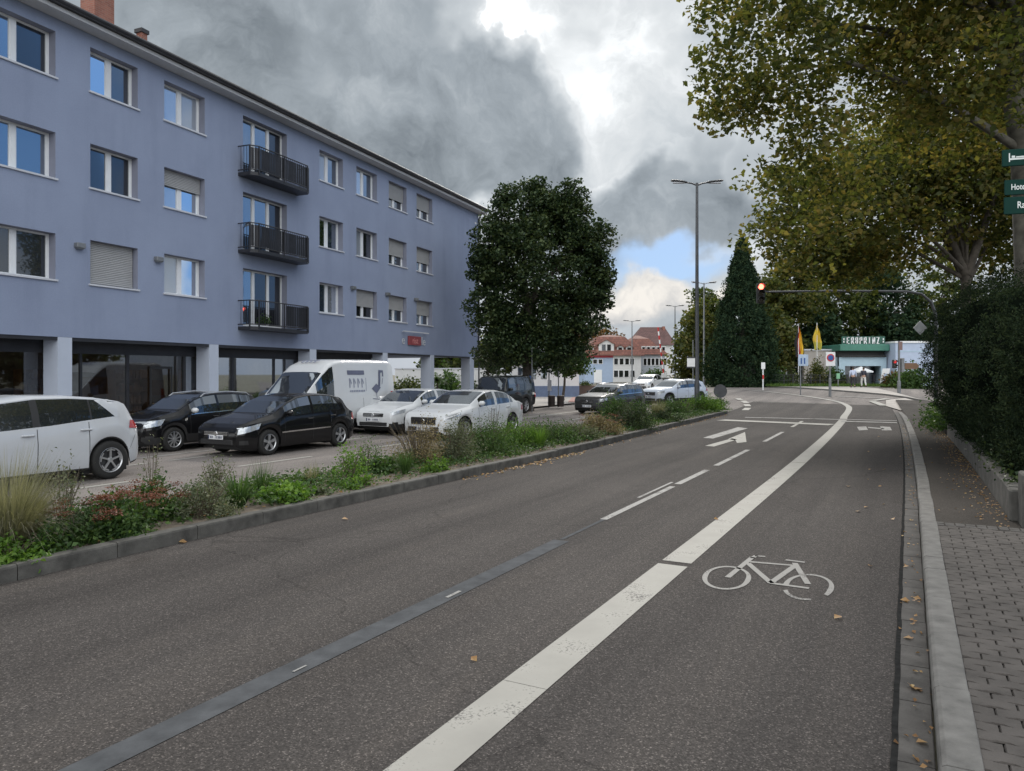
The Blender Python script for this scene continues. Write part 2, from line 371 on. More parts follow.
M['leaf_yellow'] = leaf_mat('yellowing_leaves', [(.035,.05,.016), (.065,.085,.024), (.11,.12,.032), (.16,.14,.042)], .4, cscale=.4)
M['leaf_rust'] = leaf_mat('rusty_leaves', [(.06,.05,.02), (.14,.08,.03), (.2,.1,.04)], .35, cscale=.4)
M['leaf_bright'] = leaf_mat('bright_leaves', [(.05,.11,.018), (.09,.18,.03), (.15,.25,.05)], .4, cscale=2)
M['leaf_green'] = leaf_mat('shrub_leaves', [(.025,.055,.018), (.05,.10,.028), (.09,.15,.045)], .35, cscale=2)
M['leaf_grey'] = leaf_mat('greygreen_leaves', [(.06,.08,.045), (.11,.13,.08), (.17,.18,.12)], .3, cscale=3)
M['leaf_dry'] = leaf_mat('dry_stems', [(.10,.085,.05), (.19,.155,.09), (.28,.22,.13)], .3, cscale=3)
M['sedum_head'] = leaf_mat('sedum_flowers', [(.09,.034,.022), (.15,.05,.03), (.21,.085,.05)], .2, cscale=4)
M['straw'] = leaf_mat('straw_grass', [(.12,.125,.085), (.20,.195,.145), (.31,.295,.23)], .4, cscale=2)
M['fallen'] = leaf_mat('fallen_leaves', [(.16,.085,.035), (.30,.17,.075), (.42,.30,.14)], .2, cscale=3)
M['twig'] = plain('twig', (.10,.08,.055), .9)
M['grass'] = leaf_mat('lawn_grass', [(.04,.085,.015), (.07,.13,.025), (.12,.18,.04)], .3, cscale=1)
# ================================================================== SETTING
def structure(o): o['kind'] = 'structure'; return o
def sheet(name, mat, rows, dz, smooth=True):
    """rows: list of lists of (x,y); a sheet draped on the terrain at +dz"""
    n = len(rows[0]); vs = []; fs = []
    for r in rows:
        for p in r: vs.append((p[0], p[1], g(p[0], p[1])+dz))
    for i in range(len(rows)-1):
        for j in range(n-1): fs.append((i*n+j, i*n+j+1, (i+1)*n+j+1, (i+1)*n+j))
    me = bpy.data.meshes.new(name); me.from_pydata(vs, [], fs)
    if smooth: me.polygons.foreach_set('use_smooth', [True]*len(fs))
    return structure(link_mesh(name, me, mat))
def lin(a, b, n): return [a+(b-a)*i/(n-1) for i in range(n)]
# ground: fine near the place, reaching the horizon
xs = [-900,-500,-250,-120,-70]+lin(-45,75,61)+[100,150,300,600,1000]
ys = [-400,-150,-60,-30]+lin(-14,100,58)+[125,180,300,600,1200]
sheet('ground', M['ground'], [[(x,y) for x in xs] for y in ys], -.03)
# carriageway towards the junction (gutter edge to the median), junction and cross street
us = lin(-14, 48, 63)
def strip(name, mat, va, vb, dz, us=us, m=5):
    return sheet(name, mat, [[uv(u, va+(vb-va)*j/(m-1)) for j in range(m)] for u in us], dz)
strip('road', M['asphalt'], -7.75, -.06, 0.0, m=8)
strip('road_opposite', M['asphalt_sunlit'], -19.0, -9.4, 0.0, m=9)
# junction area
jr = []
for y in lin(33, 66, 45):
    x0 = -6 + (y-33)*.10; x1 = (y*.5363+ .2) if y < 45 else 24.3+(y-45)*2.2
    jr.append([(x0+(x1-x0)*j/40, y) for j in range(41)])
sheet('junction_road', M['asphalt_sunlit'], jr, -.012)
# pavement on the right, beside the hedge
strip('pavement', M['asphalt_walk'], .30, 3.2, .11, us=lin(10.3, 52, 44), m=4)
strip('paver_bed', M['joint'], .30, 3.4, .085, us=lin(-14, 10.7, 26), m=4)
# interlocking concrete pavers
pv = MB(); pw, ph = .112, .225
def paver(u0, v0, vmin=-9):
    k = .016; w, h, gp_ = pw-.005, ph-.005, 0
    prof = [(0,0),(w*.0,0),(0,h*.25),(k,h*.38),(k,h*.62),(0,h*.75),(0,h),(w*.5,h+k*.0),(w,h),(w,h*.75),(w+k,h*.62),(w+k,h*.38),(w,h*.25),(w,0)]
    prof = prof[1:]
    cu, cv = u0+w/2, max(v0+h/2, vmin+.05); z = .112+random.uniform(-.003,.003); tx = random.uniform(-.01,.01)
    top = []; low = []
    for a, b in prof:
        b = max(b, vmin-v0); x, y = uv(u0+a, v0+b); s = .955
        x2, y2 = uv(cu+(u0+a-cu)*s, cv+(v0+b-cv)*s)
        top.append((x2, y2, z+tx*(b/h-.5)*.3)); low.append((x, y, z-.012))
    n = len(top); pv.add(top+low, [list(range(n))]+[[i,(i+1)%n,n+(i+1)%n,n+i] for i in range(n)])
iu = 0; u = 1.6
while u < 10.4:
    v = .305 - (.0 if iu % 2 else ph/2)
    while v < 3.1:
        if v > .3: paver(u, v)
        else: paver(u, v, .305)
        v += ph
    u += pw; iu += 1
structure(pv.build('paving_stones', M['paver']))
# a header course of granite setts where the pavers end
st = MB()
for i in range(14):
    for k in range(2):
        a = uv(10.42+k*.11, .33+i*.11); st.obox((a[0], a[1], .095), (.048*CU,-.048*SU,0), (.048*SU,.048*CU,0), (0,0,.025+random.uniform(-.004,.004)))
structure(st.build('sett_course', M['gutter']))
# kerb stones and gutter plates on the right
kb = MB(); gt = MB(); u = -6.0
def frame(u, v):
    x, y = uv(u, v); a = uv(u+.05, v); d = Vector((a[0]-x, a[1]-y, 0)).normalized(); return x, y, d, Vector((d.y, -d.x, 0))
def stone(mb, u0, u1, va, vb, zb, zt, ch=.02, jit=.004):
    ring = []
    dz = random.uniform(-jit, jit); dv = random.uniform(-jit, jit)
    for uu in (u0+.004, u1-.004):
        for (vv, zz) in ((va,zb),(va,zt-ch),(va+ch*.35,zt-ch*.35),(va+ch,zt),(vb-.006,zt),(vb,zt-.006),(vb,zb)):
            x, y = uv(uu, vv+dv); ring.append((x, y, g(x,y)+zz+dz))
    n = 7; mb.add(ring, [list(range(n)), [n+i for i in range(n)][::-1]]+[[i,(i+1)%n,n+(i+1)%n,n+i] for i in range(n)])
L_ = [1.0,1.0,1.0,.5,1.0,1.0]; i = 0
while u < 42.0:
    l = L_[i%6] if u < 14 else .5
    stone(kb, u, u+l, .125, .305, -.05, .125 if u < 36 else .125-.1*(u-36)/6, .03); u += l; i += 1
u = -6.0
while u < 42.0:
    l = random.choice((.28,.33,.4)); stone(gt, u, u+l, -.055, .12, -.08, .004, .006, .003); u += l
structure(kb.build('kerb', M['kerb'])); structure(gt.build('gutter', M['gutter']))
sheet('gutter_seam', M['tar_seal'], [[uv(uu, v+ .004*math.sin(uu*9)*math.sin(uu*3.1)) for v in (-.082, -.05)] for uu in lin(-6, 40, 300)], .006)
# median: long dark kerb stones both sides, rounded nose, soil bed
def vmed(u): return -7.42+ .12*math.exp(-((u-16)/7)**2) if u < 26 else -7.42
mk = MB(); u = -4.05
def mstone(u0, u1, f, w, zt):
    ring = []; s = 1 if w > 0 else -1; dz = random.uniform(-.006,.006)
    for uu in (u0+.005, u1-.005):
        for (o, zz) in ((0,-.05),(0,zt-.025),(.008,zt-.006),(.025,zt),(abs(w),zt-.004),(abs(w),-.05)):
            x, y = uv(uu, f(uu)-s*o); ring.append((x, y, g(x,y)+zz+dz))
    n = 6; mk.add(ring, [list(range(n)), [n+i for i in range(n)][::-1]]+[[i,(i+1)%n,n+(i+1)%n,n+i] for i in range(n)])
def vout(u): return -9.75
while u < 36.0:
    mstone(u, u+1.0, vmed, .16, .16); mstone(u, u+1.0, vout, -.14, .12); u += 1.0
# nose
cu_, cv_, rr = 36.0, (-7.42-9.75)/2, (9.75-7.42)/2
for k in range(8):
    a0, a1 = -PI/2+PI*k/8+.01, -PI/2+PI*(k+1)/8-.01
    ring = []
    for a in (a0, a1):
        for (r, z) in ((rr,-.05),(rr,.13),(rr-.03,.15),(rr-.15,.15),(rr-.15,-.05)):
            x, y = uv(cu_+r*math.cos(a)*1.6, cv_+r*math.sin(a)); ring.append((x,y,g(x,y)+z))
    n = 5; mk.add(ring, [list(range(n)), [n+i for i in range(n)][::-1]]+[[i,(i+1)%n,n+(i+1)%n,n+i] for i in range(n)])
structure(mk.build('median_kerb', M['kerb_dark']))
rows = []
for u in lin(-4, 37.3, 120):
    a, b = vmed(u)-.15, vout(u)+.13
    if u > 36: w = max(.05, (1-((u-36)/1.7)**2))**.5; a = cv_+(a-cv_)*w; b = cv_+(b-cv_)*w
    rows.append([uv(u, a+(b-a)*j/10) for j in range(11)])
bed = sheet('planting_bed', M['soil'], rows, .12)
for v in bed.data.vertices: v.co.z += random.uniform(-.012,.03)
# pavement and forecourt on the building side
strip('pavement_opposite', M['walk_pale'], -30, -18.2, .10, us=lin(-14, 70, 43), m=6)
kb2 = MB(); u = -10
while u < 34:
    stone(kb2, u, u+1, -18.2, -18.05, -.05, .115, .02); u += 1
structure(kb2.build('kerb_opposite', M['kerb']))
# far pavement beyond the junction: pale slabs, edge found from the survey
far_edge = [gp(p, q) for p, q in ((716,386.0),(740,386.2),(780,387.6),(815,389.6),(850,392.2),(885,395.2),(905,398.0),(926,402.0))]
rows = []
for x, y, z in far_edge:
    rows.append([(x+k*.25, y+k*.9) for k in (0,1,2,3.5,5.5,8.5,16)])
def densify(rows, n=4):
    out = []
    for a, b in zip(rows[:-1], rows[1:]):
        for t in range(n): out.append([(p[0]+(q[0]-p[0])*t/n, p[1]+(q[1]-p[1])*t/n) for p, q in zip(a, b)])
    return out+[rows[-1]]
sheet('pavement_far', M['walk_pale'], densify(rows), .08)
ke = MB()
de = densify([[(p[0],p[1])] for p in far_edge], 4)
for (a,), (b,) in zip(de[:-1], de[1:]):
    za, zb = g(*a), g(*b)
    ke.add([(a[0],a[1],za-.05),(b[0],b[1],zb-.05),(b[0],b[1],zb+.1),(a[0],a[1],za+.1),(a[0]+.04,a[1]+.14,za+.1),(b[0]+.04,b[1]+.14,zb+.1)], [(0,1,2,3),(3,2,5,4)])
structure(ke.build('kerb_far', M['kerb']))
# strip of red cycle paving left of the bus stop and across the far mouth
rp = [gp(568,404),gp(572,399),gp(610,391)]; rq = [gp(622,404),gp(612,398),gp(640,390)]
sheet('cycle_path', M['walk_red'], densify([[(a[0]+(b[0]-a[0])*j/4, a[1]+(b[1]-a[1])*j/4) for j in range(5)] for a, b in zip(rp, rq)], 6), .13)
# ------------------------------------------------------------------ road markings
DZ = .005
def ribbon(name, pts, w, mat, dz=DZ, breaks=()):
    pts = [Vector((p[0],p[1],0)) for p in pts]; rows = []
    for i, p in enumerate(pts):
        t = (pts[min(i+1,len(pts)-1)]-pts[max(i-1,0)]).normalized(); n = Vector((-t.y,t.x,0))
        rows.append([(p+n*w/2*k)[:2] for k in (-1,-.33,.33,1)])
    return sheet(name, mat, rows, dz)
def vline(u): return -2.12 - .012*max(0,u-18)/10
def spline(pts, n=8):
    P = [Vector((p[0],p[1])) for p in pts]; P = [2*P[0]-P[1]]+P+[2*P[-1]-P[-2]]; out = []
    for i in range(1, len(P)-2):
        for k in range(n):
            t = k/n; a, b, c, d = P[i-1], P[i], P[i+1], P[i+2]
            out.append(.5*((2*b)+(c-a)*t+(2*a-5*b+4*c-d)*t*t+(3*b-a-3*c+d)*t**3))
    return out+[P[-2]]
for (a, b) in ((-2, 4.12), (4.125, 7.42), (7.56, 17.3), (17.33, 34.8)):
    ribbon('cycle_lane_line', [uv(u, vline(u)) for u in lin(a, b, max(3, int((b-a)*2)))], .305, M['paint'])
tail = [uv(34.82, vline(34.82)), uv(37, vline(37)-.05)]+[gp(p,q)[:2] for p,q in ((849,409.5),(847.5,406),(840,402.5),(828,399.8),(812,397.2),(790,394.3),(765,391.5),(745,389.8))]
ribbon('cycle_lane_line', spline(tail), .30, M['paint'], .012)
# old lane line: tar-sealed near, dashed and worn farther off
ribbon('sealed_lane_line', [uv(u, -3.58) for u in lin(-2, 7.9, 20)], .20, M['tar'], .004)
for a, b, w in ((3.58,3.70,.018),(5.40,5.62,.035)):
    ribbon('lane_dash', [uv(u, -3.54) for u in lin(a, b, 4)], w, M['paint_worn'], .009)
ribbon('sealed_lane_line', [uv(u, -3.60) for u in lin(7.95, 9.4, 6)], .05, M['tar'], .004)
for a, b, mt, w in ((9.3,12.6,'paint_worn',.10),(12.9,15.1,'paint_worn',.12),(15.9,19.6,'paint_worn',.12),(22.2,26.2,'paint_worn',.12),(28.8,32.6,'paint',.12)):
    ribbon('lane_dash', [uv(u, -3.6) for u in lin(a, b, 8)], w, M[mt], .006)
ribbon('lane_dash', [uv(u, -3.75) for u in lin(11.2, 13.1, 5)], .05, M['paint_worn'], .006)
def line_px(name, p0, p1, w, mat, dz=.006):
    a, b = gp(*p0), gp(*p1); ribbon(name, [(a[0]+(b[0]-a[0])*t, a[1]+(b[1]-a[1])*t) for t in lin(0,1,12)], w, M[mat], dz)
line_px('stop_line', (721,420.2), (832,425.0), .85, 'paint', .014)
line_px('stop_line', (841,421.5), (897,423.0), .6, 'paint_worn', .014)
line_px('crossing_line', (745,417.6), (897,421.0), .4, 'paint_worn', .014)
# straight-and-right arrow in the nearer lane, surveyed outline laid on the ground
def flat(name, px_polys, mat, dz):
    vs = []; fs = []
    for poly in px_polys:
        b = len(vs)
        for p in poly: q = gp(*p); vs.append((q[0], q[1], q[2]+dz))
        fs.append(list(range(b, len(vs))))
    me = bpy.data.meshes.new(name); me.from_pydata(vs, [], fs)
    bm = bmesh.new(); bm.from_mesh(me); bmesh.ops.recalc_face_normals(bm, faces=bm.faces)
    for f in bm.faces:
        if f.normal.z < 0: f.normal_flip()
    bm.to_mesh(me); bm.free()
    return structure(link_mesh(name, me, M[mat]))
flat('lane_arrow', [[(705,446),(714,446.8),(737,439.8),(732,438.6)],[(728,439.2),(745,432.2),(746.5,442.2),(737,443.2),(735.5,440.6)]], 'paint', .007)
flat('lane_arrow', [[(703,438),(713,438.8),(748,428.4),(738,427.3)]], 'paint_worn', .007)
# bicycle symbol
def bz(x, y): return (690+x/6.4, 540+y/6.4)
def sym_ring(cx, cy, ang0, ang1, rx, ry, w0, skip=()):
    c = Vector(gp(*bz(cx, cy))[:2]); R = []
    for k in range(41):
        if any(a <= k <= b for a, b in skip): R.append(None); continue
        t = ang0+(ang1-ang0)*k/40
        R.append(Vector(gp(*bz(cx+rx*math.cos(t), cy+ry*math.sin(t)))[:2]))
    polys = []
    for a, b in zip(R[:-1], R[1:]):
        if a is None or b is None: continue
        ia, ib = a+(c-a).normalized()*w0, b+(c-b).normalized()*w0
        polys.append([a, b, ib, ia])
    return polys
def sym_bar(p, q, w):
    a, b = Vector(gp(*bz(*p))[:2]), Vector(gp(*bz(*q))[:2]); n = (b-a).normalized(); n = Vector((-n.y, n.x))*w/2
    return [[a-n, b-n, b+n, a+n]]
polys = sym_ring(235,245,0,2*PI,157,76,.05)+sym_ring(757,305,-2.9,2.9+2*PI*0,166,84,.05, skip=((26,29),))
for p, q, w in (((240,242),(400,112),.055),((395,118),(425,102),.05),((415,104),(482,108),.045),((385,142),(660,165),.055),((370,150),(520,280),.06),
                ((510,278),(762,312),.055),((520,275),(682,160),.06),((670,150),(755,285),.055),((612,130),(735,146),.05)):
    polys += sym_bar(p, q, w)
mb = MB()
for i, pl in enumerate(polys):
    z = .0052+.00025*(i % 9 if i > 80 else 0)+(.0006 if i > 78 else 0)
    mb.add([(p.x, p.y, g(p.x,p.y)+z) for p in pl], [(0,1,2,3)])
structure(mb.build('bicycle_symbol', M['paint_sym']))
flat('bicycle_symbol', [[(857,427),(866,426.5),(868,430),(859,430.5)],[(868,427),(884,428.5),(884,429.5),(868,428)],[(880,426.5),(890,427),(892,430.5),(882,430.5)]], 'paint_worn', .006)
# opposite carriageway lines
for v, a, b, segs in ((-9.98, -6, 40, ((-6,40),)), (-12.45, 0, 36, ((3,9),(11.0,13.2),(15.3,20.5),(25,31))), (-14.75+.1, 0, 36, ((2,10.5),(11,33))), (-15.7, 0,36,((9,17),(22,33)))):
    for s0, s1 in segs:
        ribbon('lane_line', [uv(u, v) for u in lin(s0, s1, max(3,int(s1-s0)+1))], .13, M['paint'] if v != -15.7 else M['paint_worn'], .006)
for p in (((737.5,398.6),(741,400.2)),((743,401),(746.5,403.3)),((746.5,404.5),(748,406.5)),((748,408.2),(745,410.5))):
    line_px('guide_dash', p[0], p[1], .35, 'paint', .02)
line_px('crossing_line', (712,402), (815,404), .10, 'paint_worn', .02)
line_px('cycle_crossing_line', (872,401.0), (888,399.0), .40, 'paint', .03)
line_px('cycle_crossing_line', (872,401.5), (884,406.0), .45, 'paint', .03)
line_px('crossing_line', (835,396.3), (890,399), .3, 'paint_worn', .02)
line_px('crossing_line', (505,420), (583,411), .2, 'paint', .012)
ap = [gp(*p) for p in ((888,400),(905,399.5),(918,403),(916,412),(902,410),(893,406))]
flat('junction_island', [[(886,400.5),(905,398.5),(918,402),(914,411.5),(901,411),(886,406.5)]], 'walk_pale', .035)
# ------------------------------------------------------------------ camera, sun, sky
cam = bpy.data.cameras.new('camera'); co = bpy.data.objects.new('camera', cam); COL.objects.link(co)
co.location = (0,0,HC); co.rotation_euler = (PI/2,0,0); cam.sensor_width = 36; cam.lens = F/1024*36; cam.shift_y = -(771/2-HZ)/1024*-1*-1
cam.clip_end = 3000; cam.clip_start = .05; SC.camera = co
SUN_AZ, SUN_EL = math.radians(13), math.radians(33)      # azimuth from +Y towards +X
sl = bpy.data.lights.new('sun', 'SUN'); sl.energy = 2.2; sl.angle = math.radians(14); sl.color = (1,.94,.86)
so = bpy.data.objects.new('sun', sl); COL.objects.link(so)
sd = Vector((math.sin(SUN_AZ)*math.cos(SUN_EL), math.cos(SUN_AZ)*math.cos(SUN_EL), math.sin(SUN_EL)))
so.rotation_euler = (-sd).to_track_quat('-Z','Y').to_euler(); so.location = (0,20,40)
w = bpy.data.worlds.new('World'); SC.world = w; w.use_nodes = True
nt = w.node_tree; L = nt.links.new; bg = nt.nodes['Background']; STR = .1
sky = N(nt, 'ShaderNodeTexSky'); sky.sky_type = 'NISHITA'; sky.sun_disc = False; sky.sun_elevation = SUN_EL; sky.sun_rotation = SUN_AZ
tc = N(nt, 'ShaderNodeTexCoord'); D = tc.outputs['Generated']
def math_(op, a, b=None, c=None, clamp=False):
    n = N(nt, 'ShaderNodeMath', operation=op); n.use_clamp = clamp
    for i, x in enumerate((a,b,c)):
        if x is None: continue
        if isinstance(x,(int,float)): n.inputs[i].default_value = x
        else: L(x, n.inputs[i])
    return n.outputs[0]
def vmath(op, a, b=None, c=None):
    n = N(nt, 'ShaderNodeVectorMath', operation=op)
    for i, x in enumerate((a,b,c)):
        if x is None: continue
        if isinstance(x, tuple): n.inputs[i].default_value = x
        else: L(x, n.inputs[i])
    return n.outputs['Value'] if op in ('LENGTH','DOT_PRODUCT') else n.outputs['Vector']
def fbm(sc, det, rough, vec, dist=0):
    n = N(nt, 'ShaderNodeTexNoise', Scale=sc, Detail=det, Roughness=rough, Distortion=dist); L(vec, n.inputs['Vector']); return n
def smooth(x, a, b):
    n = N(nt, 'ShaderNodeMapRange'); n.interpolation_type = 'SMOOTHSTEP'; L(x, n.inputs[0]); n.inputs[1].default_value = a; n.inputs[2].default_value = b; return n.outputs[0]
def vdir(px, py): return Vector(((px-512)/F, 1, (HZ-py)/F)).normalized()
wn = fbm(3.2, 4, .6, D)
DW = vmath('MULTIPLY_ADD', vmath('SUBTRACT', wn.outputs['Color'], (.5,.5,.5)), (.24,.24,.24), D)      # wind-warped direction
wn2 = fbm(7, 5, .62, D)
DW2 = vmath('MULTIPLY_ADD', vmath('SUBTRACT', wn2.outputs['Color'], (.5,.5,.5)), (.10,.10,.10), DW)
def blob(px, py, rx, ry, soft=.5, warp=True):
    c = vdir(px, py); s = 1/c.length
    d = vmath('SUBTRACT', DW2 if warp else D, tuple(c))
    ln = vmath('LENGTH', vmath('MULTIPLY', d, (F/rx*c.y**-1*.93, F/rx*.4, F/ry*.97)))
    return smooth(ln, 1+soft*.5, 1-soft*.5) if False else math_('SUBTRACT', 1.0, smooth(ln, 1-soft, 1+soft))
def billow(sc, det, vec):
    v = N(nt, 'ShaderNodeTexVoronoi', Scale=sc, feature='F1', normalize=True); v.inputs['Detail'].default_value = det; v.inputs['Roughness'].default_value = .55; v.inputs['Lacunarity'].default_value = 2.2
    L(vec, v.inputs['Vector']); return math_('SUBTRACT', 1.0, v.outputs['Distance'])
DB = vmath('MULTIPLY_ADD', vmath('SUBTRACT', wn2.outputs['Color'], (.5,.5,.5)), (.05,.05,.05), D)
bil = billow(9, 2, DB); bil2 = billow(4.5, 2, DB)
grain = fbm(6.5, 8, .62, DW2).outputs['Fac']
wide = fbm(2.2, 2, .55, DW).outputs['Fac']
def lay(val, amt, b): return math_('MULTIPLY_ADD', b, amt, val)
def total(lst):
    t = None
    for amt, b in lst: t = math_('MULTIPLY', b, amt) if t is None else lay(t, amt, b)
    return t
# luminous high layer
bg_v = math_('MULTIPLY_ADD', math_('SUBTRACT', grain, .5), .75, .64)
bg_v = lay(bg_v, .22, blob(640, 70, 120, 80, .9)); bg_v = lay(bg_v, .24, blob(488, 18, 50, 60, .95)); bg_v = lay(bg_v, .10, blob(540, 40, 55, 40, .95))
# heavy grey clouds with crisp sunlit edges
f = total([(.92, blob(310, 55, 150, 100, .55)), (.55, blob(110, 30, 110, 80, .6)), (1.1, blob(515, 135, 66, 58, .45)), (.9, blob(415, 160, 95, 46, .5)), (1.05, blob(665, 226, 115, 40, .5)), (.6, blob(705, 140, 44, 30, .6)), (.5, blob(560, 260, 90, 40, .6)), (.45, blob(720, 30, 60, 40, .7))])
wide_m = math_('MULTIPLY', smooth(wide, .42, .62), .55)
f = math_('MAXIMUM', f, wide_m)
edge = math_('MULTIPLY_ADD', math_('SUBTRACT', bil, .55), .95, math_('MULTIPLY_ADD', math_('SUBTRACT', grain, .5), 1.3, f))
mask = smooth(edge, .34, .56)
deep = smooth(edge, .45, 1.15)
shade = math_('MULTIPLY_ADD', math_('SUBTRACT', bil2, .5), .62, math_('MULTIPLY_ADD', math_('SUBTRACT', grain, .5), .95, math_('MULTIPLY_ADD', deep, -.24, .54)))
rim = math_('MULTIPLY', mask, math_('SUBTRACT', 1.0, smooth(edge, .48, .85)))
shade = lay(shade, .11, rim)
val = math_('MULTIPLY_ADD', mask, math_('SUBTRACT', shade, bg_v), bg_v)
sepD = N(nt, 'ShaderNodeSeparateXYZ'); L(D, sepD.inputs[0])
back = smooth(sepD.outputs[1], .35, -.5)                                           # unseen sky behind the camera, brightened as added fill light
back = math_('SUBTRACT', 1.0, smooth(sepD.outputs[1], -.45, .35))
val = lay(val, .5, back)
right = smooth(sepD.outputs[0], .62, .95)
val = math_('MAXIMUM', val, .10)
cl = ramp(nt, val, [(0,(.095,.116,.138)), (.2,(.16,.188,.216)), (.45,(.355,.40,.44)), (.7,(.62,.665,.70)), (1,(.97,.99,1.0))])
cloud = vmath('SCALE', cl); nt.nodes[-1].inputs['Scale'].default_value = 1/STR if False else 1.0
# bright cloud core goes beyond paper white
boost = math_('MULTIPLY_ADD', smooth(val, .80, 1.3), 1.3, 1.0)
cs = N(nt, 'ShaderNodeVectorMath', operation='SCALE'); L(cl, cs.inputs[0]); L(math_('MULTIPLY', boost, 1/STR), cs.inputs['Scale'])
# blue gaps: a strip low over the houses, and broken cloud to the right of the place
gap = blob(660, 273, 62, 13, .6)
gap2 = math_('MULTIPLY', right, smooth(fbm(2.6, 3, .6, DW).outputs['Fac'], .40, .52))
gapm = math_('MAXIMUM', gap, gap2)
blue = N(nt, 'ShaderNodeVectorMath', operation='MULTIPLY'); L(sky.outputs[0], blue.inputs[0]); blue.inputs[1].default_value = (.55,.75,1.1)
bl2 = mixc(nt, .65, blue.outputs[0], (3.4,5.0,7.4))
col = mixc(nt, gap2, mixc(nt, gap, cs.outputs[0], bl2), mixc(nt, .8, blue.outputs[0], (1.5,3.3,6.6)))
# cumulus bank just above the roofs
cum = math_('MAXIMUM', blob(640, 303, 52, 19, .3), math_('MAXIMUM', blob(605, 318, 60, 14, .5), blob(690, 312, 60, 12, .5)))
cg = fbm(16, 4, .6, DW2).outputs['Fac']
ccol = ramp(nt, math_('MULTIPLY_ADD', smooth(sepD.outputs[2], .055, .105), .35, math_('SUBTRACT', cg, .1)), [(.3,(4.2,4.5,5.0)), (.5,(6.2,6.2,6.2)), (.75,(9.4,9.0,8.4))])
col = mixc(nt, cum, col, ccol)
hz_ = math_('SUBTRACT', 1.0, smooth(sepD.outputs[2], .02, .075))
col = mixc(nt, math_('MULTIPLY', hz_, .8), col, (5.2,5.6,6.2))
L(col, bg.inputs['Color']); bg.inputs['Strength'].default_value = STR
SC.view_settings.view_transform = 'Standard'; SC.view_settings.look = 'None'; SC.view_settings.exposure = 0; SC.view_settings.gamma = 1
# ================================================================== APARTMENT BUILDING
FX, FY = -10.56, 25.3; FD = Vector((.387,.922,0)).normalized(); FRZ = math.atan2(FD.y, FD.x)
def fs(px):                                   # distance along the facade seen at a pixel column
    k = (px-512)/F; return (k*FY-FX)/(FD.x-k*FD.y)
def fz(px, py):
    y = FY+fs(px)*FD.y; return zat(py, y)
BL = thing('apartment_building', 'long lavender rendered apartment block with three rows of windows, balconies and dark shopfronts', 'building', (FX,FY,0), FRZ)
S0, S1 = -16.0, fs(478.5); ZB, ZT = 2.98, 11.78; DEP = 11.0
# openings: (s0, s1, z0, z1, style, left pane, right pane, shutter fraction)
sill = [4.55, 7.34, 10.13]; HW = 1.28
cols = {'A': (fs(-20), fs(55.5)), 'B': (fs(90.3), fs(137.8)), 'C': (fs(164.3), fs(204.8)), 'D': (fs(243), fs(287)), 'E': (fs(319.5), fs(343)),
        'F': (fs(356.4), fs(377)), 'G': (fs(388.8), fs(406.6)), 'H': (fs(416.6), fs(432.3))}
sty = {('A',2): 'bd', ('A',1): 'bb', ('A',0): 'dd', ('B',2): 'bd', ('B',1): 'dd', ('B',0): 'S', ('C',2): 'cc', ('C',1): 'cb:.42', ('C',0): 'cb',
       ('E',2): 'cb', ('E',1): 'bb', ('E',0): 'bc', ('F',2): 'cb', ('F',1): 'cd', ('F',0): 'dd:.6', ('G',2): 'dd:.62', ('G',1): 'dd:.62', ('G',0): 'dd:.55', ('H',2): 'dd:.6', ('H',1): 'dd:.6', ('H',0): 'dd:.6'}
ops = []
for c, (a, b) in cols.items():
    for r in range(3):
        if c == 'D': ops.append((a, b, sill[r]-.84, sill[r]+HW, 'door', r))
        else: ops.append((a, b, sill[r], sill[r]+HW, sty[(c, r)], r))
a0 = fs(-20)
for k in range(2):                            # the block runs on to the left of the photograph
    a = a0-3.2-k*3.3
    for r in range(3): ops.append((a, a+1.75, sill[r], sill[r]+HW, 'bd', r))
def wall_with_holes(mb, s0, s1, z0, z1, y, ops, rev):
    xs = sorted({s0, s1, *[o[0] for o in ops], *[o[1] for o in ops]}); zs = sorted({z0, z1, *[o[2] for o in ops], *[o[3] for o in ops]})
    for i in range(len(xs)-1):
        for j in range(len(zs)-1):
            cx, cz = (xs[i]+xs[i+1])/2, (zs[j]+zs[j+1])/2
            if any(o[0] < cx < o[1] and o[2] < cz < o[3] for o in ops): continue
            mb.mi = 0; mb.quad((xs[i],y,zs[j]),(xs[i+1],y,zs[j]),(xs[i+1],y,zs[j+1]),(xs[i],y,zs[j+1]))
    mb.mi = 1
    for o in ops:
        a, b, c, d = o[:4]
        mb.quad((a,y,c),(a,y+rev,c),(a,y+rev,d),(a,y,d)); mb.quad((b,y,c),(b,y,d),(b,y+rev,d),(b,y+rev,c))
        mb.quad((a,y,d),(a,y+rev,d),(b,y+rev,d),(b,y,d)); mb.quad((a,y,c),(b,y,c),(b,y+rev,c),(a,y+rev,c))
    mb.mi = 0
wl = MB(); wall_with_holes(wl, S0, S1, ZB, ZT, 0, ops, .36)
wl.quad((S1,0,ZB),(S1,DEP,ZB),(S1,DEP,ZT),(S1,0,ZT)); wl.quad((S0,0,ZB),(S0,0,ZT),(S0,DEP,ZT),(S0,DEP,ZB)); wl.quad((S0,DEP,0),(S0,DEP,ZT),(S1,DEP,ZT),(S1,DEP,0))
wl.quad((S0,0,ZB),(S0,DEP,ZB),(S1,DEP,ZB),(S1,0,ZB))
wl.prism([(S1+.0,ZT),(S1+.0,ZT)], 0, 1) if False else None
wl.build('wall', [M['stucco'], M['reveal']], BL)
dk = MB(); dk.box(S0+.1, .5, 3.0, S1-.1, DEP-.2, ZT-.05); dk.build('core', M['black'], BL)
rf = MB()
rf.prism([(-.62, ZT+.13),(-.62,ZT+.25),(-.40,ZT+.36),(DEP/2,ZT+2.3),(DEP+.5,ZT+.3),(DEP+.5,ZT+.13)], S0-.35, S1+.25, 'x')
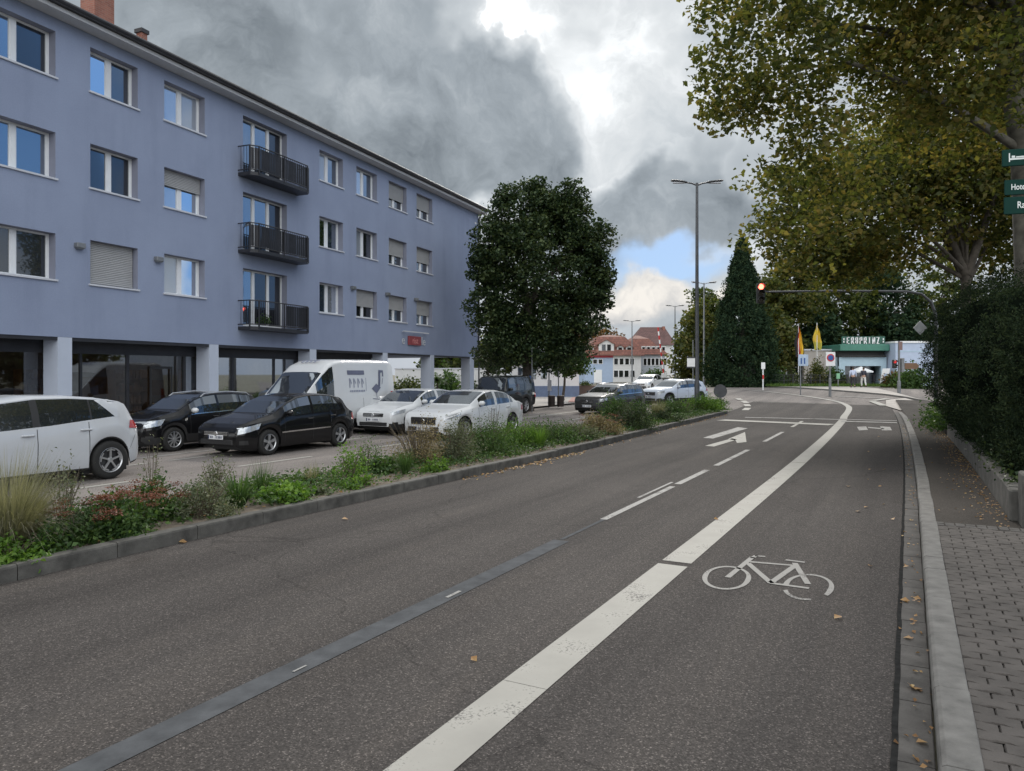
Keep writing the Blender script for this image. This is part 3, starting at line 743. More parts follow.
roof = rf.build('roof', M['roofdark'], BL)
so_ = MB(); so_.box(S0-.3, -.5, ZT+.002, S1+.2, 0.0-.003, ZT+.12); so_.box(S0-.3, .003, ZT+.002, S1+.2, DEP+.3, ZT+.125); so_.build('soffit', M['soffit'], roof)
gu = MB(); gu.tube([(S0-.3,-.60,ZT+.22),(S1+.2,-.60,ZT+.22)], .075, 10); gu.tube([(S1-.09,-.55,ZT+.18),(S1-.09,-.18,ZT-.1),(S1-.09,-.07,ZT-.35),(S1-.09,-.07,.1)], .05, 8); gu.build('rain_gutter', M['dark_metal'], roof)
def chimney(s, y, w, zt, d=.8):
    c = MB(); c.box(s, y, ZT+.5, s+w, y+d, zt-.14); c.build('chimney', M['brick'], roof)
    k = MB(); k.box(s-.05, y-.05, zt-.14, s+w+.05, y+d+.05, zt); k.build('chimney_cap', M['roofdark'], roof)
chimney(-1.3, 3.6, .77, 16.3, .7); chimney(.62, 3.6, .24, 14.7, .28)
# windows
PANE = {'b': 'glass_blue', 'd': 'glass_dark', 'c': 'glass_curtain'}
def window(a, b, c, d, style, r):
    f = MB(); y = .26; w = .052; mid = (a+b)/2
    sh = 0
    if ':' in style: style, sh = style.split(':'); sh = float(sh)
    if style == 'S':                               # lowered roller shutter
        fr = MB(); fr.box(a+.003,y-.02,c+.003,a+.05,y+.03,d-.003); fr.box(b-.05,y-.02,c+.003,b-.003,y+.03,d-.003); fr.box(a+.05,y-.019,c+.003,b-.05,y+.029,c+.05); fr.box(a+.05,y-.019,d-.05,b-.05,y+.029,d-.003); fo = fr.build('window', M['sill'], BL); sh = 1.0
    else:
        f.box(a+.003,y,c+.003,a+w,y+.07,d-.003); f.box(b-w,y,c+.003,b-.003,y+.07,d-.003); f.box(a+w,y+.002,c+.003,b-w,y+.068,c+w+.02); f.box(a+w,y+.002,d-w,b-w,y+.068,d-.003)
        f.box(mid-.058,y-.004,c+w+.02,mid+.058,y+.066,d-w)
        for x0, x1 in ((a+w, mid-.058),(mid+.058,b-w)):     # sash
            f.box(x0,y+.01,c+w+.02,x0+.035,y+.06,d-w); f.box(x1-.035,y+.01,c+w+.02,x1,y+.06,d-w)
        fo = f.build('window', M['upvc'], BL)
        for (x0, x1), k in zip(((a+w+.03, mid-.088),(mid+.088,b-w-.03)), style):
            p = MB(); t = random.uniform(-.004,.004); p.quad((x0,y+.04+t,c+w+.02),(x1,y+.04-t,c+w+.02),(x1,y+.04-t,d-w),(x0,y+.04+t,d-w)); p.build('pane', M[PANE[k]], fo)
    s = MB(); s.box(a-.05,-.05,c-.04,b+.05,.25,c+.010); s.build('sill', M['sill'], fo)
    if sh:
        m = MB(); zt = d-.004; zb = d-(d-c)*sh*.98+(.03 if sh == 1 else 0); n = max(4, int((zt-zb)/.052))
        for i in range(n):
            z0 = zb+(zt-zb)*i/n; z1 = zb+(zt-zb)*(i+1)/n; yy = y-.06
            m.add([(a+.03,yy+.012,z0),(b-.03,yy+.012,z0),(b-.03,yy-.008,z0+(z1-z0)*.3),(a+.03,yy-.008,z0+(z1-z0)*.3),(b-.03,yy-.002,z1-.004),(a+.03,yy-.002,z1-.004),(b-.03,yy+.012,z1),(a+.03,yy+.012,z1)], [(0,1,2,3),(3,2,4,5),(5,4,6,7)])
        m.build('roller_shutter', M['shutter'], fo)
    return fo
for o in ops:
    if o[4] != 'door': window(*o); continue
    a, b, c, d, _, r = o; y = .26; f = MB(); w = .055; t1, t2 = a+(b-a)*.34, a+(b-a)*.67
    f.box(a+.003,y,c+.003,a+w,y+.07,d-.003); f.box(b-w,y,c+.003,b-.003,y+.07,d-.003); f.box(a+w,y+.002,c+.003,b-w,y+.068,c+.1); f.box(a+w,y+.002,d-w,b-w,y+.068,d-.003)
    for t in (t1, t2): f.box(t-.06,y-.003,c+.1,t+.06,y+.065,d-w)
    fo = f.build('balcony_door', M['upvc'], BL)
    for x0, x1, k in ((a+w,t1-.06,'b'),(t1+.06,t2-.06,'b' if r else 'd'),(t2+.06,b-w,'d')):
        p = MB(); p.quad((x0,y+.04,c+.1),(x1,y+.04,c+.1),(x1,y+.04,d-w),(x0,y+.04,d-w)); p.build('pane', M[PANE[k]], fo)
    # balcony: shallow slab with angled ends, railing of flat bars, frosted end panel
    x0, x1 = a-.25, b+.62; pr = .72; z = c-.02
    poly = [(x0,-.003),(x0,-pr*.75),(x0+.28,-pr),(x1-.28,-pr),(x1,-pr*.75),(x1,-.003)]
    bs = MB(); bs.prism(poly, z-.14, z-.02, 'z'); bo = bs.build('balcony', M['dark_metal'], BL)
    rl = MB(); path = [Vector((p[0],p[1],0)) for p in poly]
    top = z+.92
    for h in (top, z+.06): rl.tube([(p.x,p.y,h) for p in path], .022, 6)
    for p in path[1:5]: rl.box(p.x-.022,p.y-.022,z-.1,p.x+.022,p.y+.022,top)
    rl.box((x0+x1)/2-.02,-pr-.02,z-.1,(x0+x1)/2+.02,-pr+.02,top)
    for p, q in zip(path[:-1], path[1:]):
        n = int((q-p).length/.11)
        for i in range(1, n):
            c_ = p+(q-p)*i/n; rl.box(c_.x-.007,c_.y-.007,z+.06,c_.x+.007,c_.y+.007,top)
    rl.build('railing', M['dark_metal'], bo)
    sc = MB(); fr = .55 if r == 0 else 0                 # privacy screening behind the bars
    xa = x0+.28+(x1-x0-.56)*fr
    q = [(xa,-pr+.035),(x1-.28,-pr+.035)] if fr else [(x0+.03,-pr*.72),(x0+.29,-pr+.035),(x1-.28,-pr+.035)]
    for p, p2 in zip(q[:-1], q[1:]):
        L2 = math.hypot(p2[0]-p[0], p2[1]-p[1]); n = int(L2/.12)
        for i in range(n):
            t0, t1_ = i/n+.04/n, (i+1)/n-.04/n
            A = (p[0]+(p2[0]-p[0])*t0, p[1]+(p2[1]-p[1])*t0); B = (p[0]+(p2[0]-p[0])*t1_, p[1]+(p2[1]-p[1])*t1_)
            sc.quad((*A,z+.1),(*B,z+.1),(*B,top-.06),(*A,top-.06))
    sc.build('privacy_screen', M['dark_metal'], bo)
    ep = MB(); ep.quad((x1-.02,-pr*.72,z+.1),(x1-.02,-.08,z+.1),(x1-.02,-.08,top-.04),(x1-.02,-pr*.72,top-.04)); ep.quad((x1-.26,-pr+.03,z+.1),(x1-.03,-pr*.74,z+.1),(x1-.03,-pr*.74,top-.04),(x1-.26,-pr+.03,top-.04))
    ep.build('end_panel', M['glass_curtain'] if r else M['dark_metal'], bo)
    if r == 0:
        B_ = np.column_stack([RNG.normal(x0+.8,.16,260), RNG.normal(-pr+.22,.05,260), z+.12+np.abs(RNG.normal(0,.14,260))]); leaves('balcony_plant', B_, .10, M['leaf_green'], bo)
# small wall lamps between the lowest windows
for px in (78, 157, 352, 386.5, 415):
    s = fs(px); zz = sill[0]+1.28 if px > 300 else sill[0]+1.05
    l = MB(); l.box(s-.13,-.16,zz-.07,s+.13,-.003,zz+.07,bev=.01); l.box(s-.1,-.13,zz-.1,s+.1,-.03,zz-.07); l.build('wall_lamp', M['grey_metal'], BL)
# ground floor: piers, recessed shopfront, fascia
REC = .72
for px in (-95, 58, 209.5, 310, 383, 430.5, 470):
    s = fs(px); c = MB(); wd = .42 if px < 460 else .55
    c.box(s,.004,-.02,s+wd,.60,ZB-.003); c.build('pillar', M['stucco_pale'], BL)
fa = MB(); fa.box(S0+.01,.02,ZB-.10,S1-.3,.06,ZB-.004); fa.box(S0+.02,REC-.05,2.55,fs(383),REC+.05,ZB-.005); fa.build('fascia', M['dark_metal'], BL)
sf = MB(); se = fs(386)
bays = [S0+.1]; 
while bays[-1] < se-1.8: bays.append(bays[-1]+2.25)
bays.append(se)
fo = MB()
for x in bays: fo.box(x-.05,REC-.04,.02,x+.05,REC+.04,2.55)
fo.box(S0,REC-.036,.0,se,REC+.036,.18)
for x in bays[1:-1:2]: fo.box(x+.62,REC-.035,.18,x+.69,REC+.035,2.55)
so2 = fo.build('shopfront', M['dark_metal'], BL)
for a, b in zip(bays[:-1], bays[1:]):
    p = MB(); t = random.uniform(-.012,.012); p.quad((a+.05,REC+t,.18),(b-.05,REC-t,.18),(b-.05,REC-t,2.55),(a+.05,REC+t,2.55)); p.build('pane', M['glass_shop'], so2)
dr = MB(); s = fs(165); dr.box(s,REC-.07,.02,s+.06,REC-.041,2.2); dr.box(s+.84,REC-.07,.02,s+.9,REC-.041,2.2); dr.box(s+.06,REC-.07,2.12,s+.84,REC-.041,2.2); dr.box(s+.06,REC-.07,.02,s+.84,REC-.041,.12); dr.build('shop_door', M['black'], BL)
# passage at the far end: dark soffit and return wall of the shop
pw_ = MB(); pw_.box(se+.05,REC+.05,.0,se+.11,DEP-.1,ZB-.02); pw_.build('shop_side_wall', M['glass_shop'], BL)
# shop interior seen dimly through the glass
WOOD = plain('shop_wood', (.22,.13,.07), .6, var=.3); CREAM = plain('shop_wall', (.26,.22,.19), .9, var=.2)
inn = MB(); inn.quad((S0+.1,REC+4.3,0),(se-.1,REC+4.3,0),(se-.1,REC+4.3,ZB-.05),(S0+.1,REC+4.3,ZB-.05)); inn.build('shop_back_wall', CREAM, BL)
inn = MB(); inn.quad((S0+.1,REC+.05,.04),(se-.1,REC+.05,.04),(se-.1,REC+4.3,.04),(S0+.1,REC+4.3,.04)); inn.build('shop_floor', plain('shop_floor', (.10,.085,.075), .5), BL)
inn = MB(); inn.quad((S0+.1,.7,ZB-.06),(S0+.1,REC+4.3,ZB-.06),(se-.1,REC+4.3,ZB-.06),(se-.1,.7,ZB-.06)); inn.build('shop_ceiling', CREAM, BL)
x = S0+1.2; LMP = emit('shop_lamp', (1,.80,.52), 5.0)
while x < se-1.5:
    q = MB(); h = random.choice((.8,.95,1.9,2.1)); y0 = REC+random.choice((.8,1.6,3.5)); w = random.uniform(.7,1.5)
    if h > 1.5:
        for z in np.arange(.08, h, .42): q.box(x,y0,z,x+w,y0+.4,z+.03)
        q.box(x-.03,y0,.04,x,y0+.4,h); q.box(x+w,y0,.04,x+w+.03,y0+.4,h); q.box(x,y0+.38,.04,x+w,y0+.41,h)
        for z in np.arange(.12, h-.3, .42):
            xx = x+.05
            while xx < x+w-.15: ww = random.uniform(.05,.16); q.box(xx,y0+.08,z-.01,xx+ww,y0+.3,z+random.uniform(.12,.3)); xx += ww+random.uniform(.01,.1)
        q.build('shelf', WOOD, BL)
    else:
        q.box(x,y0,h-.05,x+w,y0+.7,h); 
        for a in (x+.04, x+w-.09):
            for b in (y0+.04, y0+.61): q.box(a,b,.04,a+.05,b+.05,h-.05)
        q.box(x+.2,y0+.2,h,x+.5,y0+.4,h+.25); q.build('table', WOOD, BL)
    if random.random() < .6: l = MB(); l.box(x+.2,REC+2.0,2.62,x+.75,REC+2.12,2.66); l.build('ceiling_lamp', LMP, BL)
    x += w+random.uniform(.4,1.6)
for px in (40, 130, 185, 240, 290):
    q = MB(); s = fs(px); q.box(s,REC+4.2,1.1,s+random.uniform(.6,1.2),REC+4.28,1.1+random.uniform(.5,.9)); q.build('wall_picture', WOOD, BL)
# red sign with white outlined letters either side and a light bar above
s = fs(413.5); zz = fz(413.5, 341); sg = MB(); sg.box(s-.62,-.10,zz-.22,s+.62,-.02,zz+.24,bev=.01)
sgo = sg.build('shop_sign', plain('shop_sign_red', (.26,.05,.06), .5), BL)
lb = MB(); lb.box(s-1.25,-.22,zz+.42,s+1.25,-.16,zz+.47); lb.box(s-1.1,-.18,zz+.43,s-1.06,-.004,zz+.46); lb.box(s+1.06,-.18,zz+.43,s+1.1,-.004,zz+.46); lb.build('light_bar', M['sill'], sgo)
for dx, ch in ((-1.05, 'e'), (.98, 'le')):
    me = text_mesh(ch, .62, .01, 0.0); o = link_mesh('sign_letter', me, M['sill'], sgo); o.rotation_euler = (PI/2,0,0); o.location = (s+dx,-.03,zz)
me = text_mesh('rist', .44, .006, 0.0); o = link_mesh('sign_letter', me, M['leaf_rust'], sgo); o.rotation_euler = (PI/2,0,0); o.location = (s,-.11,zz); me.materials.clear(); me.materials.append(plain('sign_ink', (.6,.25,.25)))
# ================================================================== VEHICLES
def catmull(a, x):
    xs = [p[0] for p in a]; return float(np.interp(x, xs, [p[1] for p in a]))
def paintmat(name, c, metal=.0, rough=.28): return plain(name, c, .5, metal, var=.02, coat=.8, spec=.1)
PM = {'white': paintmat('car_paint_white', (.56,.575,.59)), 'pearl': paintmat('car_paint_pearl', (.47,.49,.52)), 'black': paintmat('car_paint_black', (.004,.004,.005)),
      'grey': paintmat('car_paint_grey', (.055,.056,.058), .4), 'silverblue': paintmat('car_paint_pale_silver', (.52,.57,.65), .15), 'jeep': paintmat('car_paint_jeep', (.02,.022,.022), 0, .5)}
def wheel(root, x, y, r, side, style, wt=.21):
    t = MB(); hw = wt/2
    t.lathe([(r*.66,-hw),(r*.80,-hw*1.0),(r*.93,-hw*.95),(r*.985,-hw*.75),(r,-hw*.4),(r,hw*.4),(r*.985,hw*.75),(r*.93,hw*.95),(r*.80,hw),(r*.66,hw)], 32, axis='y')
    w = t.build('wheel', M['tyre'], root, True, 50); w.location = (x, y, r)
    d = MB(); s = side
    d.mi = 1; d.lathe([(0.001,s*hw*.25),(r*.6,s*hw*.2),(r*.655,s*hw*.75)], 32, axis='y')
    d.mi = 0; d.lathe([(r*.60,s*hw*.80),(r*.645,s*hw*.98),(r*.675,s*hw*.95),(r*.675,s*hw*.5)], 32, axis='y')
    d.lathe([(0.001,s*hw*.95),(r*.11,s*hw*.93),(r*.15,s*hw*.7)], 16, axis='y')
    n, wd = {'five': (5,.045), 'ten': (10,.05), 'double': (5,.06), 'seven': (7,.07)}[style]
    for k in range(n):
        for off in ((-.17,.17) if style == 'double' else (0,)):
            a = 2*PI*k/n+off*.6+.3; ca, sa = math.cos(a), math.sin(a)
            c = Vector((ca*r*.36, s*hw*.72, sa*r*.36)); d.obox(c, Vector((ca,0,sa))*r*.27, Vector((0,1,0))*hw*.16, Vector((-sa,0,ca))*r*wd)
            if style == 'five':
                for sg in (-1, 1):
                    a2 = a+sg*.22; c2 = Vector((math.cos(a2)*r*.54, s*hw*.8, math.sin(a2)*r*.54)); d.obox(c2, Vector((-math.sin(a2),0,math.cos(a2)))*r*.12, Vector((0,1,0))*hw*.1, Vector((math.cos(a2),0,math.sin(a2)))*r*.035)
    for k in range(5):
        a = 2*PI*k/5; d.ball((math.cos(a)*r*.13, s*hw*.9, math.sin(a)*r*.13), r*.022, 6)
    rm = d.build('rim', [M['alloy'] if style != 'five' else M['alloy'], M['alloy_dark']], w, True, 30)
    return w
def make_car(name, label, cat, sp, loc, az, group=None, scale=1.0):
    """local frame: x from front bumper (0) to rear, y left(+)/right, z up.  az: azimuth of the front-to-rear direction"""
    root = thing(name, label, cat, loc, PI/2-az, group)
    root.scale = (scale,)*3
    Lc, W, wb, fo, r = sp['L'], sp['W'], sp['wb'], sp['fo'], sp['r']; kt = sp.get('k', .30); pm = PM[sp['paint']]
    clad = M['black'] if sp.get('clad') else pm
    gc = sp.get('gc', .20); ar = r+.055
    ax = (fo, fo+wb)
    X = set(lin(0, Lc, 56))|{.015,.04,.08,.14,.2,Lc-.015,Lc-.04,Lc-.08,Lc-.14}
    for p in sp['top']: X.add(p[0])
    for p in sp['belt']: X.add(p[0])
    for a, b in sp['side']: X.add(a); X.add(b)
    for a in ax:
        for i in range(21): X.add(a-ar*math.cos(PI*i/20))
    X |= {sp['ws'][0], sp['ws'][1]}
    if sp.get('rw'): X |= set(sp['rw'])
    X = sorted(x for x in X if 0 <= x <= Lc)
    X = [x for i, x in enumerate(X) if i == 0 or x-X[i-1] > .004]
    pf = sp.get('pf', .74); pr_ = sp.get('pr', .80)
    plan = [(0,pf),(.03,pf+.05),(.08,pf+.10),(.16,pf+(1-pf)*.62),(.32,pf+(1-pf)*.84),(.65,.985),(1.0,1),(Lc-1.0,1),(Lc-.5,.975),(Lc-.25,.94),(Lc-.1,pr_+(1-pr_)*.45),(Lc-.03,pr_+.04),(Lc,pr_)]
    low = [(0,gc+.10),(.08,gc+.02),(.3,gc-.02),(fo,gc),(fo+wb,gc),(Lc-.3,gc),(Lc-.06,gc+.06),(Lc,gc+.14)]
    def ring(x):
        zt, zb = catmull(sp['top'], x), catmull(sp['belt'], x); zl = catmull(low, x); hw = W/2*catmull(plan, x); flare = 0
        for a in ax:
            if abs(x-a) < ar: zl = max(zl, r+math.sqrt(max(0, ar*ar-(x-a)**2))*1.0)
            dd = abs(x-a)
            if dd < ar*1.6: flare = max(flare, .022*(1-(dd/(ar*1.6))**2))
        zb = max(zb, zl+.05); zt = max(zt, zb+.012); h = zt-zb
        cr = sp.get('crease', .62)
        y4 = hw*.965-max(.10, h*kt); zq = zl+(zb-zl)*.02
        p = [(hw*.95+flare, zl), (hw*.965+flare, zl+.03), (hw*.99+flare*.8, zl+.30*(zb-zl)), (hw*1.0+flare*.3, zl+cr*(zb-zl)), (hw*.998, zl+(cr+.06)*(zb-zl)), (hw*.965, zb)]
        q4 = (y4, zb+h*.905); l = lambda t: (p[5][0]+(q4[0]-p[5][0])*t, p[5][1]+(q4[1]-p[5][1])*t)
        bul = min(.02, h*.04)
        m1, m2, m3 = l(.05), l(.5), l(.965)
        m2 = (m2[0]+bul, m2[1])
        p += [m1, m2, m3, q4, (y4-.045, zb+h*.945), (y4*.80, zb+h*.982), (y4*.42, zb+h*.997), (0, zb+h)]
        return p
    R = [ring(x) for x in X]; nr = len(R[0])
    def surf(x, t, side, off=0.0):
        def pt(x, t):
            q = ring(min(max(x,0),Lc)); i = min(int(t), nr-2); f = t-i
            return Vector((x, side*(q[i][0]*(1-f)+q[i+1][0]*f), q[i][1]*(1-f)+q[i+1][1]*f))
        p = pt(x, t)
        if off:
            e = .02; n = (pt(x+e,t)-pt(x-e,t)).cross(pt(x,min(t+.05,nr-1))-pt(x,max(t-.05,0)))*side
            if n.length > 0:
                n.normalize()
                if n.y*side < -.05 or (abs(n.y) < .05 and n.z < 0): n = -n
                p = p+n*off
        return p
    def zt_at(x, z):                     # ring parameter at height z
        q = ring(x)
        for i in range(nr-1):
            if q[i][1] <= z <= q[i+1][1]: return i+(z-q[i][1])/max(1e-6, q[i+1][1]-q[i][1])
        return 0 if z < q[0][1] else nr-1
    def patch(mb, side, corners, off=.004, nx=6, nt_=3, thick=False):
        """corners (x,z) bl, br, tr, tl on the body side"""
        P = [(x, zt_at(x, z)) for x, z in corners]; vs = []
        for j in range(nt_+1):
            for i in range(nx+1):
                a, b = i/nx, j/nt_
                x = (P[0][0]*(1-a)+P[1][0]*a)*(1-b)+(P[3][0]*(1-a)+P[2][0]*a)*b
                z = (corners[0][1]*(1-a)+corners[1][1]*a)*(1-b)+(corners[3][1]*(1-a)+corners[2][1]*a)*b
                vs.append(surf(x, zt_at(x, z), side, off))
        n = nx+1
        mb.add(vs, [(j*n+i, j*n+i+1, (j+1)*n+i+1, (j+1)*n+i) for j in range(nt_) for i in range(nx)])
    body = MB(); gl = {}
    def face(dst, a, b, c, d): dst.add([a,b,c,d], [(0,1,2,3)])
    bv = []; idx = {}
    for i, x in enumerate(X):
        for j in range(nr):
            for s in (1, -1):
                if j == nr-1 and s == -1: idx[(i,j,s)] = idx[(i,j,1)]; continue
                idx[(i,j,s)] = len(bv); bv.append((x, s*R[i][j][0], R[i][j][1]))
    body.v = bv
    def inr(x0, x1, a, b): return x0 >= a-1e-4 and x1 <= b+1e-4
    for i in range(len(X)-1):
        x0, x1 = X[i], X[i+1]; hmin = min(R[i][-1][1]-R[i][5][1], R[i+1][-1][1]-R[i+1][5][1])
        for j in range(nr-1):
            for s in (1, -1):
                key = None
                if 6 <= j <= 7:
                    for k, (a, b) in enumerate(sp['side']):
                        if inr(x0, x1, a, b): key = ('side_window', s, k)
                if j >= 10:
                    if inr(x0, x1, *sp['ws']): key = ('windscreen',)
                    elif sp.get('rw') and inr(x0, x1, *sp['rw']): key = ('rear_window',)
                quad = [idx[(i,j,s)], idx[(i+1,j,s)], idx[(i+1,j+1,s)], idx[(i,j+1,s)]]
                quad = list(dict.fromkeys(quad))
                if key:
                    m = gl.setdefault(key, MB()); m.add([bv[q] for q in quad], [list(range(len(quad)))])
                else:
                    body.f.append(quad)
                    blackpillar = 6 <= j <= 7 and sp.get('bpillar') and sp["side"][0][0] <= x0 <= sp['side'][-1][1]
                    body.m.append(1 if ((sp.get('clad') and j <= (0 if sp['clad'] == 'thin' else 1)) or blackpillar or (sp.get('blackroof') and j >= 11 and x0 > sp['ws'][1]-.01)) else 0)
    for i in (0, len(X)-1):
        for j in range(nr-2):
            body.f.append([idx[(i,j,1)], idx[(i,j+1,1)], idx[(i,j+1,-1)], idx[(i,j,-1)]]); body.m.append(0)
    # trims belong to the body: seams, sills
    for x in sp.get('seams', ()):
        for s in (1, -1):
            body.mi = 1; zb = catmull(sp['belt'], x); patch(body, s, [(x-.006,gc+.10),(x+.006,gc+.10),(x+.006+sp.get('seamtilt',0),zb-.01),(x-.006+sp.get('seamtilt',0),zb-.01)], .003, 1, 8)
    for s in (1, -1):                                     # bonnet shut line, bumper joint
        body.mi = 1; xw = sp['ws'][0]
        vs = []; n_ = 10
        for i in range(n_+1):
            x = .30+(xw-.36)*i/n_
            for t in (9.0, 9.25): vs.append(surf(x, t, s, .0025))
        body.add(vs, [(2*i, 2*i+1, 2*i+3, 2*i+2) for i in range(n_)])
        zb_ = catmull(sp['belt'], fo-ar); patch(body, s, [(fo-ar*.72,gc+.50),(fo-ar*.70,gc+.50),(.40,zb_-.07),(.385,zb_-.07)], .003, 1, 6)
        zr_ = catmull(sp['belt'], Lc-.4); patch(body, s, [(fo+wb+ar*.98,gc+.30),(fo+wb+ar*.98+.008,gc+.30),(Lc-.12,zr_-.32),(Lc-.13,zr_-.32)], .003, 1, 6)
    if sp.get('cpil'):
        xb, xt, xe = sp['cpil']
        for s in (1, -1):
            body.mi = 0; zb0 = catmull(sp['belt'], xb); zt0 = catmull(sp['top'], xt)
            patch(body, s, [(xb,zb0-.01),(xe,zb0+.01),(xe,zt0*.985),(xt,zt0*.985)], .006, 8, 8)
    if sp.get('mould'):
        for s in (1, -1):
            body.mi = 2; z = sp['mould']; patch(body, s, [(fo+ar+.03,z),(fo+wb-ar-.03,z+.03),(fo+wb-ar-.03,z+.065),(fo+ar+.03,z+.035)], .012, 8, 1)
    if sp.get('chromeline'):
        for s in (1, -1):
            body.mi = 2; a, b = sp['side'][0][0], sp['side'][-1][1]; c = catmull(sp['belt'], (a+b)/2)
            patch(body, s, [(a,catmull(sp['belt'],a)-.012),(b,catmull(sp['belt'],b)-.012),(b,catmull(sp['belt'],b)+.012),(a,catmull(sp['belt'],a)+.012)], .006, 10, 1)
    body.mi = 1
    body.box(.25,-W*.44,gc-.02,Lc-.25,W*.44,.52)
    for a in ax: body.box(a-ar-.02,-W*.40,.12,a+ar+.02,W*.40,r+ar+.0)
    if sp.get('lowfront', True): body.box(-.012,-W*.32,gc+.10,.10,W*.32,gc+.24,bev=.02)
    bo = body.build('body', [pm, M['black'], M['chrome']], root, True, 40)
    for key, m in gl.items(): m.build(key[0], M['carglass'], root, True, 60)
    for a in ax:
        for s in (1, -1): wheel(root, a, s*(W/2-.105), r, s, sp['rim'])
    for s in (1, -1):
        if 'head' in sp:
            h = MB(); patch(h, s, sp['head'], .006, 8, 4); ho = h.build('headlight', M['lamp_lens'], root, True, 50)
            if sp.get('drl'): q = MB(); c = sp['head']; patch(q, s, [(c[3][0]+.02,c[3][1]-.05),(c[2][0]-.05,c[2][1]-.035),(c[2][0]-.05,c[2][1]-.005),(c[3][0]+.02,c[3][1]-.02)], .012, 8, 1); q.build('running_light', M['white'], ho)
        if 'tail' in sp:
            h = MB(); patch(h, s, sp['tail'], .008, 8, 4); h.build('tail_light', M['red_lens'], root, True, 50)
        mx, mz = sp['mirror']
        m = MB(); yb = W/2*.93; y0, y1 = sorted((s*(yb), s*(yb+.21)))
        m.box(mx, y0+.0, mz, mx+.14, y1, mz+.14, bev=.045); m.mi = 1; m.box(mx+.06,min(s*(yb-.08),s*(yb+.04)),mz-.03,mx+.11,max(s*(yb-.08),s*(yb+.04)),mz+.05)
        m.build('wing_mirror', [PM[sp.get('mirpaint', sp['paint'])], M['black']], root, True, 60)
        for hx, hz in sp.get('handles', ()):
            h = MB(); c = surf(hx, zt_at(hx, hz), s, .02); h.box(c.x-.11,c.y-.018,c.z-.018,c.x+.11,c.y+.018,c.z+.018,bev=.012)
            h.build('door_handle', M['chrome'] if sp.get('chrhandle') else pm, root)
        if sp.get('rails'):
            t = MB(); a, b = sp['rails']; q = [ring(x) for x in (a, a+.12, (a+b)/2, b-.12, b)]
            xs_ = (a, a+.12, (a+b)/2, b-.12, b); dz = (.0,.06,.07,.06,.0)
            t.tube([(x, s*(k[9][0]-.02), k[9][1]+d) for x, k, d in zip(xs_, q, dz)], .02, 8); t.build('roof_rail', M['alloy'], root, True)
    # front: grille, plate, badge
    gz0, gz1, gw = sp['grille']
    gm = MB(); gm.box(-.016,-gw/2,gz0,.05,gw/2,gz1,bev=.02)
    n = sp.get('bars', 3); gm.mi = 1
    for i in range(n): z = gz0+(gz1-gz0)*(i+.75)/(n+.5); gm.box(-.024,-gw/2+.03,z-.008,-.014,gw/2-.03,z+.008)
    gm.lathe([(.001,-.0),(.055,-.002),(.062,0.01)], 20, c=(0,0,0), axis='y')
    k = len(gm.v)-60
    for i in range(k, len(gm.v)): p = gm.v[i]; gm.v[i] = (-.03+p[1]*.5, p[0], (gz0+gz1)/2+p[2])
    gm.build('grille', [M['black'], M['chrome']], root)
    pz = sp.get('plate', gz0-.17); pt = MB(); pt.box(-.030,-.26,pz,-.018,.26,pz+.11,bev=.004); po = pt.build('number_plate', M['plate'], root)
    q = MB(); q.box(-.0325,.215,pz+.008,-.0302,.255,pz+.102); 
    for i, y in enumerate((.16,.11,.03,-.03,-.10,-.15,-.20)): q.box(-.0325,y-.016,pz+.025,-.0302,y+.016,pz+.085) if i != 2 else None
    q.build('plate_text', plain('plate_ink', (.03,.04,.09)), po)
    if sp.get('rearplate'):
        pt = MB(); z = sp['rearplate']; pt.box(Lc+.004,-.26,z,Lc+.016,.26,z+.11); pt.build('number_plate', M['plate'], root)
    if sp.get('fog'):
        for s in (1, -1):
            q = MB(); patch(q, s, [(.06,sp['fog']),(.26,sp['fog']),(.24,sp['fog']+.10),(.06,sp['fog']+.10)], .004, 4, 2); q.build('air_intake', M['black'], root)
    return root, surf, zt_at, patch
PU = A0
def car_uv(name, label, cat, sp, u, v, az=None, group=None, scale=1.0):
    x, y = uv(u, v); return make_car(name, label, cat, sp, (x, y, g(x,y)+.006), PU if az is None else az, group, scale)
HATCH_EV = dict(cpil=(3.72,3.30,3.80), clad='thin', L=4.26, W=1.81, wb=2.77, fo=.82, r=.350, paint='pearl', rim='five', gc=.22, bpillar=True,
    top=[(0,.66),(.06,.80),(.25,.92),(.75,1.02),(.85,1.04),(1.3,1.33),(1.75,1.51),(2.3,1.575),(2.9,1.565),(3.4,1.52),(3.88,1.44),(3.96,1.40),(4.08,1.22),(4.18,1.05),(4.22,.98),(4.26,.62)],
    belt=[(0,.64),(.06,.76),(.3,.86),(.9,.93),(2.5,1.02),(3.6,1.13),(3.75,1.14),(4.1,1.03),(4.22,.94),(4.26,.58)],
    ws=(.9,1.72), rw=(3.98,4.16), side=[(1.15,2.22),(2.34,3.22),(3.25,3.72)], seams=(1.25,2.28,3.18), mirror=(1.25,1.0), grille=(.40,.52,.9), bars=1,
    head=[(.05,.66),(.50,.74),(.50,.83),(.07,.77)], tail=[(3.98,.92),(4.24,.90),(4.235,1.03),(4.02,1.07)], handles=((2.12,.90),(3.12,.94)), chrhandle=False, rearplate=.72)
